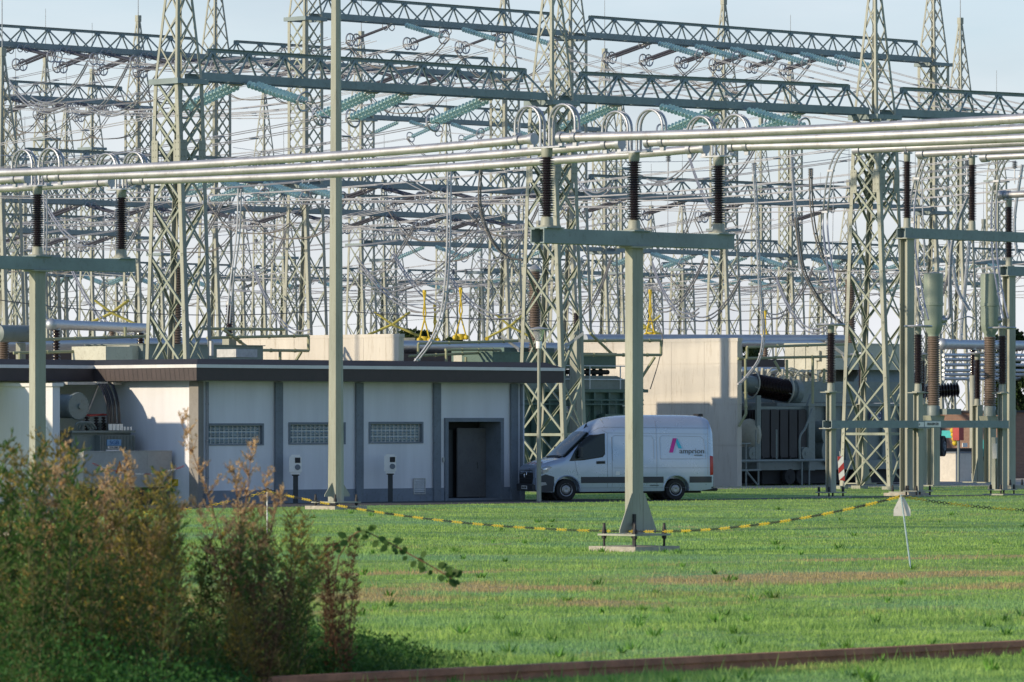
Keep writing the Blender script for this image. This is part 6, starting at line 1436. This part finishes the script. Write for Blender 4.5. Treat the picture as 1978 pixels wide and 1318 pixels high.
LOGOG = mat('logo_dark_grey', (.045,.05,.06), .5); LOGOM = mat('logo_magenta', (.36,.02,.26), .5); LOGOC = mat('logo_cyan', (.02,.36,.58), .5)
build_van()

# ------------------------------------------------------------------ plants
def leaf_mat(name, col, var=.45, trans=.35, sc=2.2):
    m = mat(name, col, .6, 0, var, sc, spec=.25); nt = m.node_tree; b = nt.nodes['Principled BSDF']; out = nt.nodes['Material Output']
    tr = nt.nodes.new('ShaderNodeBsdfTranslucent'); ms = nt.nodes.new('ShaderNodeMixShader'); ms.inputs[0].default_value = trans
    src = b.inputs['Base Color'].links[0].from_socket; nt.links.new(src, tr.inputs['Color']); nt.links.new(b.outputs[0], ms.inputs[1]); nt.links.new(tr.outputs[0], ms.inputs[2]); nt.links.new(ms.outputs[0], out.inputs['Surface']); return m
LF_G = leaf_mat('weed_leaf_green', (.085,.175,.04), .5, .4); LF_O = leaf_mat('weed_leaf_olive', (.33,.27,.055), .5, .4); LF_D = leaf_mat('undergrowth_leaf', (.045,.13,.028), .75, .3, .9)
SEED_B = leaf_mat('beige_seed_fluff', (.66,.46,.25), .3, .45); SEED_R = leaf_mat('rust_brown_seed', (.105,.058,.034), .5); STEM_R = mat('reddish_stem', (.22,.115,.055), .7, 0, .3, 6); STEM_G = mat('green_brown_stem', (.13,.12,.05), .7, 0, .3, 6)
OCHRE = leaf_mat('ochre_leaf', (.36,.26,.075), .5, .4); TREE_G = leaf_mat('tree_leaf', (.035,.065,.02), .5, .25, .9); BARK = mat('bark', (.09,.07,.05), .9, 0, .3, 5, .4)
def leaf_cloud(c, nrm, ln, wd, rg):
    """c: (n,3) centres, nrm: preferred axis (n,3), arrays of leaf length and width -> verts (n,4,3) bent diamonds"""
    n = len(c); a = nrm+rg.normal(0,.55,(n,3)); a /= np.linalg.norm(a,axis=1)[:,None]
    r = rg.normal(0,1,(n,3)); s = np.cross(a, r); s /= np.linalg.norm(s,axis=1)[:,None]
    v = np.zeros((n,4,3)); v[:,0] = c; v[:,1] = c+a*(ln*.5)[:,None]+s*(wd*.5)[:,None]; v[:,2] = c+a*ln[:,None]; v[:,3] = c+a*(ln*.5)[:,None]-s*(wd*.5)[:,None]
    return v
def quads_mesh(name, v, mt):
    n = len(v); me = bpy.data.meshes.new(name); me.vertices.add(4*n); me.vertices.foreach_set('co', v.reshape(-1)); me.loops.add(4*n); me.loops.foreach_set('vertex_index', np.arange(4*n, dtype=np.int32))
    me.polygons.add(n); me.polygons.foreach_set('loop_start', np.arange(0,4*n,4,dtype=np.int32)); me.update(calc_edges=True); me.materials.append(mt); return me
def weed_parts(kind, H, seed):
    rg = np.random.default_rng(seed); rr = random.Random(seed); st = MB(); cl, al, ls, ws = [], [], [], []; sc, sa, sl, sw = [], [], [], []
    nst = {'willow': 5, 'fluff': 4, 'dock': 8, 'olive': 6}[kind]
    for k in range(nst):
        a = rr.random()*6.28; ln = rr.uniform(.05,.26)*H; top = Vector((math.cos(a)*ln, math.sin(a)*ln, H*rr.uniform(.72,1.0))); p0 = Vector((rr.uniform(-.09,.09), rr.uniform(-.09,.09), 0))
        mid = p0.lerp(top,.5)+Vector((rr.uniform(-.06,.06), rr.uniform(-.06,.06), .05*H)); pts = smooth_pts([p0, mid, top], 6); st.tube(pts, [.009*(1-.75*i/(len(pts)-1)) for i in range(len(pts))], 4)
        n = len(pts)
        for i in range(1, n):
            f = i/(n-1); p = pts[i]
            for b in range({'willow': 4, 'fluff': 4, 'dock': 4, 'olive': 5}[kind]):
                th = rr.random()*6.28; L = {'willow': .30, 'fluff': .26, 'dock': .20, 'olive': .38}[kind]*(1.1-.7*f)*rr.uniform(.6,1.2)*H/1.8; d = Vector((math.cos(th), math.sin(th), rr.uniform(.5,1.5))).normalized(); q = p+d*L; st.tube([p, q], [.004,.002], 3, cap=False)
                for j in range({'willow': 7, 'fluff': 5, 'dock': 4, 'olive': 5}[kind]):
                    w = rr.random(); pos = p.lerp(q, w); dd = d+Vector((rr.uniform(-.6,.6), rr.uniform(-.6,.6), rr.uniform(-.3,.6)))
                    if kind == 'dock' or (kind == 'fluff' and f > .55) or (kind in ('willow','olive') and f > .86 and rr.random() < .5):
                        m_ = 3 if kind == 'fluff' else 2
                        for _ in range(m_): sc.append(pos+Vector((rr.uniform(-.02,.02),)*3)); sa.append(dd); sl.append(rr.uniform(.015,.045)); sw.append(rr.uniform(.008,.016))
                    else: cl.append(pos); al.append(dd); ls.append(rr.uniform(.035,.085)); ws.append(rr.uniform(.010,.022))
    out = [('stem', st.mesh('stem', STEM_R if kind in ('dock','fluff') else STEM_G))]
    ar = lambda x: np.array([tuple(q) for q in x])
    if cl: out.append(('foliage', quads_mesh('foliage', leaf_cloud(ar(cl), ar(al), np.array(ls), np.array(ws), rg), {'willow': LF_G, 'fluff': LF_O, 'dock': SEED_R, 'olive': LF_O}[kind])))
    if sc: out.append(('seed_heads', quads_mesh('seed_heads', leaf_cloud(ar(sc), ar(sa), np.array(sl), np.array(sw), rg), {'willow': OCHRE, 'fluff': SEED_B, 'dock': SEED_R, 'olive': OCHRE}[kind])))
    return out
def build_weeds():
    proto = {(k, i): weed_parts(k, 1.8, 31*i+len(k)) for k in ('willow','fluff','dock','olive') for i in range(3)}
    words_ = {'willow': ('tall_weed','green leafy weed'), 'fluff': ('fluffy_weed','beige fluffy seeded weed'), 'dock': ('dock_plant','rust brown dock plant'), 'olive': ('bushy_weed','bushy olive and ochre weed')}
    # (kind, column, top row, distance)
    L_ = [('willow',-10,860,48),('willow',30,840,49),('willow',2,850,47),('olive',70,850,50),('willow',95,880,47),('olive',150,905,48),('willow',175,930,47),('fluff',185,880,51),('willow',205,940,49.5),
          ('fluff',205,895,50),('fluff',235,920,48),('fluff',270,950,50),('olive',290,930,49),('willow',300,890,52),('olive',330,985,48),('willow',345,960,50),
          ('fluff',462,828,51),('fluff',490,900,50.5),('willow',445,985,49),('dock',480,1010,50.5),('willow',430,1010,51),('olive',520,960,51),('willow',560,1010,50),('dock',500,1060,49),('willow',580,1040,52),
          ('dock',640,1010,52.5),('dock',668,1050,52),('willow',100,960,46),('willow',245,1060,46.5),('willow',10,1000,46),('willow',170,1040,46.5),('olive',470,1110,48.5),('willow',80,1090,45.5),('willow',290,1110,46),('willow',390,1130,47.5),('willow',550,1080,50),
          ('fluff',20,910,47.2),('olive',260,1010,51),('willow',340,1050,51)]
    cnt = {}
    for i, (k, x, yt, Y) in enumerate(L_):
        if x > 340 and yt > 880: yt += 30
        H = max(.5, pz(yt, Y)); nm, ds = words_[k]; pl = 'at the far left' if x < 60 else 'before the left support post' if x < 140 else 'below the small transformer' if x < 345 else 'below the first window' if x < 510 else 'below the stake' if x < 610 else 'at the right end of the weed patch'
        ht = 'tall' if H > 1.6 else 'middling' if H > 1.15 else 'low'
        key = ds+pl+ht; cnt[key] = cnt.get(key, 0)+1
        t = thing(nm, Vector((px(x,Y), Y, 0)), f'{ht} {ds} {pl}'+('' if cnt[key] == 1 else f', {ORD[cnt[key]-1]} one'), 'plant', 'weeds of the foreground thicket', random.random()*6.28)
        f = H/1.75; t.scale = (f**.6, f**.6, f); t.rotation_euler = (random.uniform(-.08,.08), random.uniform(-.08,.08), random.random()*6.28)
        for pn, me in proto[(k, i%3)]: o = bpy.data.objects.new(pn, me); COL.objects.link(o); o.parent = t
    # undergrowth: nettles and low greens, uncountable
    rg = np.random.default_rng(5); n = 42000; Y = rg.uniform(44,56.5,n); r = rg.random(n)
    X0 = px(np.full(n,-40.), Y); X1 = np.array([px(470+30*math.sin(yy*3) if yy < 51.5 else 700+110*math.sin((yy-51.5)/5*2.6)+25*math.sin(yy*7), yy) for yy in Y]); X = X0+(X1-X0)*r
    hmax = (.22+.85*np.clip(1-r,0,1)**.7)*(.55+.45*np.sin(X*2.3+Y*1.7)**2); Z = rg.random(n)**.8*hmax
    c = np.stack([X, Y, Z], 1); nr = np.stack([rg.normal(0,.5,n)-.1, rg.normal(0,.5,n)-.3, np.full(n,.6)], 1)
    o = bpy.data.objects.new('undergrowth', quads_mesh('undergrowth', leaf_cloud(c, nr, rg.uniform(.02,.075,n), rg.uniform(.008,.03,n), rg), LF_D)); COL.objects.link(o); tag(o, 'low dark green nettles and weeds filling the foot of the thicket', 'undergrowth', kind='stuff')
    n = 16000; Y = rg.uniform(52,58,n); X = px(np.zeros(n)+rg.normal(610,130,n), Y); c = np.stack([X,Y,rg.random(n)**1.5*.30*np.clip(1-np.abs((X-px(600,Y))/(Y*.026)),.05,1)],1); nr = np.stack([rg.normal(0,.5,n), rg.normal(0,.5,n)-.2, np.full(n,.7)],1)
    o = bpy.data.objects.new('low_weeds', quads_mesh('low_weeds', leaf_cloud(c, nr, rg.uniform(.03,.08,n), rg.uniform(.015,.04,n), rg), LF_G)); COL.objects.link(o); tag(o, 'fringe of low green weeds where the thicket meets the lawn', 'undergrowth', kind='stuff')
    # bramble runner
    Y = 53; pts = smooth_pts([P(655,1075,Y+.3), P(690,1028,Y), P(735,1040,Y), P(790,1070,Y), P(840,1098,Y), P(872,1118,Y)], 6); t = thing('bramble', P(655,1250,Y+.3)*1.0, 'arching green bramble shoot reaching out over the lawn', 'plant'); t.location.z = 0
    m = MB(); m.tube([Vector((pts[0].x-.1,pts[0].y+.1,0)), pts[0]-Vector((.05,0,.3))]+pts, .007, 5); m.build('stem', STEM_R, t)
    m = MB(); rr = random.Random(4)
    for p in pts[2::2]:
        for s_ in range(3):
            d = Vector((rr.uniform(-1,1), rr.uniform(-.6,.3), rr.uniform(-.7,.5))).normalized(); u = d.cross(Vector((0,-1,.3))).normalized(); L = rr.uniform(.07,.12); w = L*.33; q = p+d*.03
            m.add([q, q+d*L*.35+u*w, q+d*L*.7+u*w*.8, q+d*L, q+d*L*.7-u*w*.8, q+d*L*.35-u*w], [(0,1,2,3),(0,3,4,5)])
    m.build('leaves', leaf_mat('bramble_leaf', (.075,.16,.035), .3), t)
build_weeds()
def tree(x, Y, ytop, w, label, seed, dens=5200):
    rr = random.Random(seed); rg = np.random.default_rng(seed); b = Vector((px(x,Y),Y,0)); H = pz(ytop,Y); t = thing('broadleaf_tree', b, label, 'tree', 'trees beyond the switchgear')
    m = MB(); m.tube(smooth_pts([b, b+Vector((.1,0,H*.3)), b+Vector((-.1,.1,H*.75))],5), [.22,.20,.19,.18,.17,.15,.13,.11,.09,.07,.05], 7); cl = []
    rw = w/FPX*Y/2
    for i in range(11):
        z = H*rr.uniform(.3,.75); th = rr.random()*6.28; q = b+Vector((math.cos(th)*rw*rr.uniform(.4,.95), math.sin(th)*rw*rr.uniform(.4,.95), min(H*.92, z+H*rr.uniform(.05,.28)))); m.tube([b+Vector((0,0,z*.8)), q], [.07,.02], 5); cl.append((q, rw*rr.uniform(.3,.55)))
    cl.append((b+Vector((0,0,H*.88)), rw*.45)); m.build('trunk', BARK, t)
    cs = []
    for k in range(dens): c, r = cl[k%len(cl)]; v = rg.normal(0,1,3); v /= np.linalg.norm(v); cs.append(np.array(c)+v*r*(.35+.65*rg.random()**.5)*np.array([1,1,.8]))
    cs = np.array(cs); cs[:,2] = np.clip(cs[:,2], .3, H); nr = np.tile([0,0,.2],(dens,1)); me = quads_mesh('crown', leaf_cloud(cs, nr, rg.uniform(.14,.30,dens), rg.uniform(.10,.2,dens), rg), TREE_G)
    o = bpy.data.objects.new('crown', me); COL.objects.link(o); o.parent = t; me.transform(parent_matrix(t).inverted())
for a in ((808,330,630,66,'small dark tree behind the raised yellow arms',1),(866,340,646,70,'low dark tree right of the raised yellow arms',2),(1440,330,640,60,'dark tree behind the tall beige wall end',3),(1395,345,650,50,'low dark tree over the tall beige wall',6),(1956,262,628,74,'leafy tree at the right edge behind the tubes',4),(1990,250,700,80,'leafy tree over the brown brick building',5),(1930,300,700,60,'dark bushy tree behind the stacked tubes',8)): tree(*a)
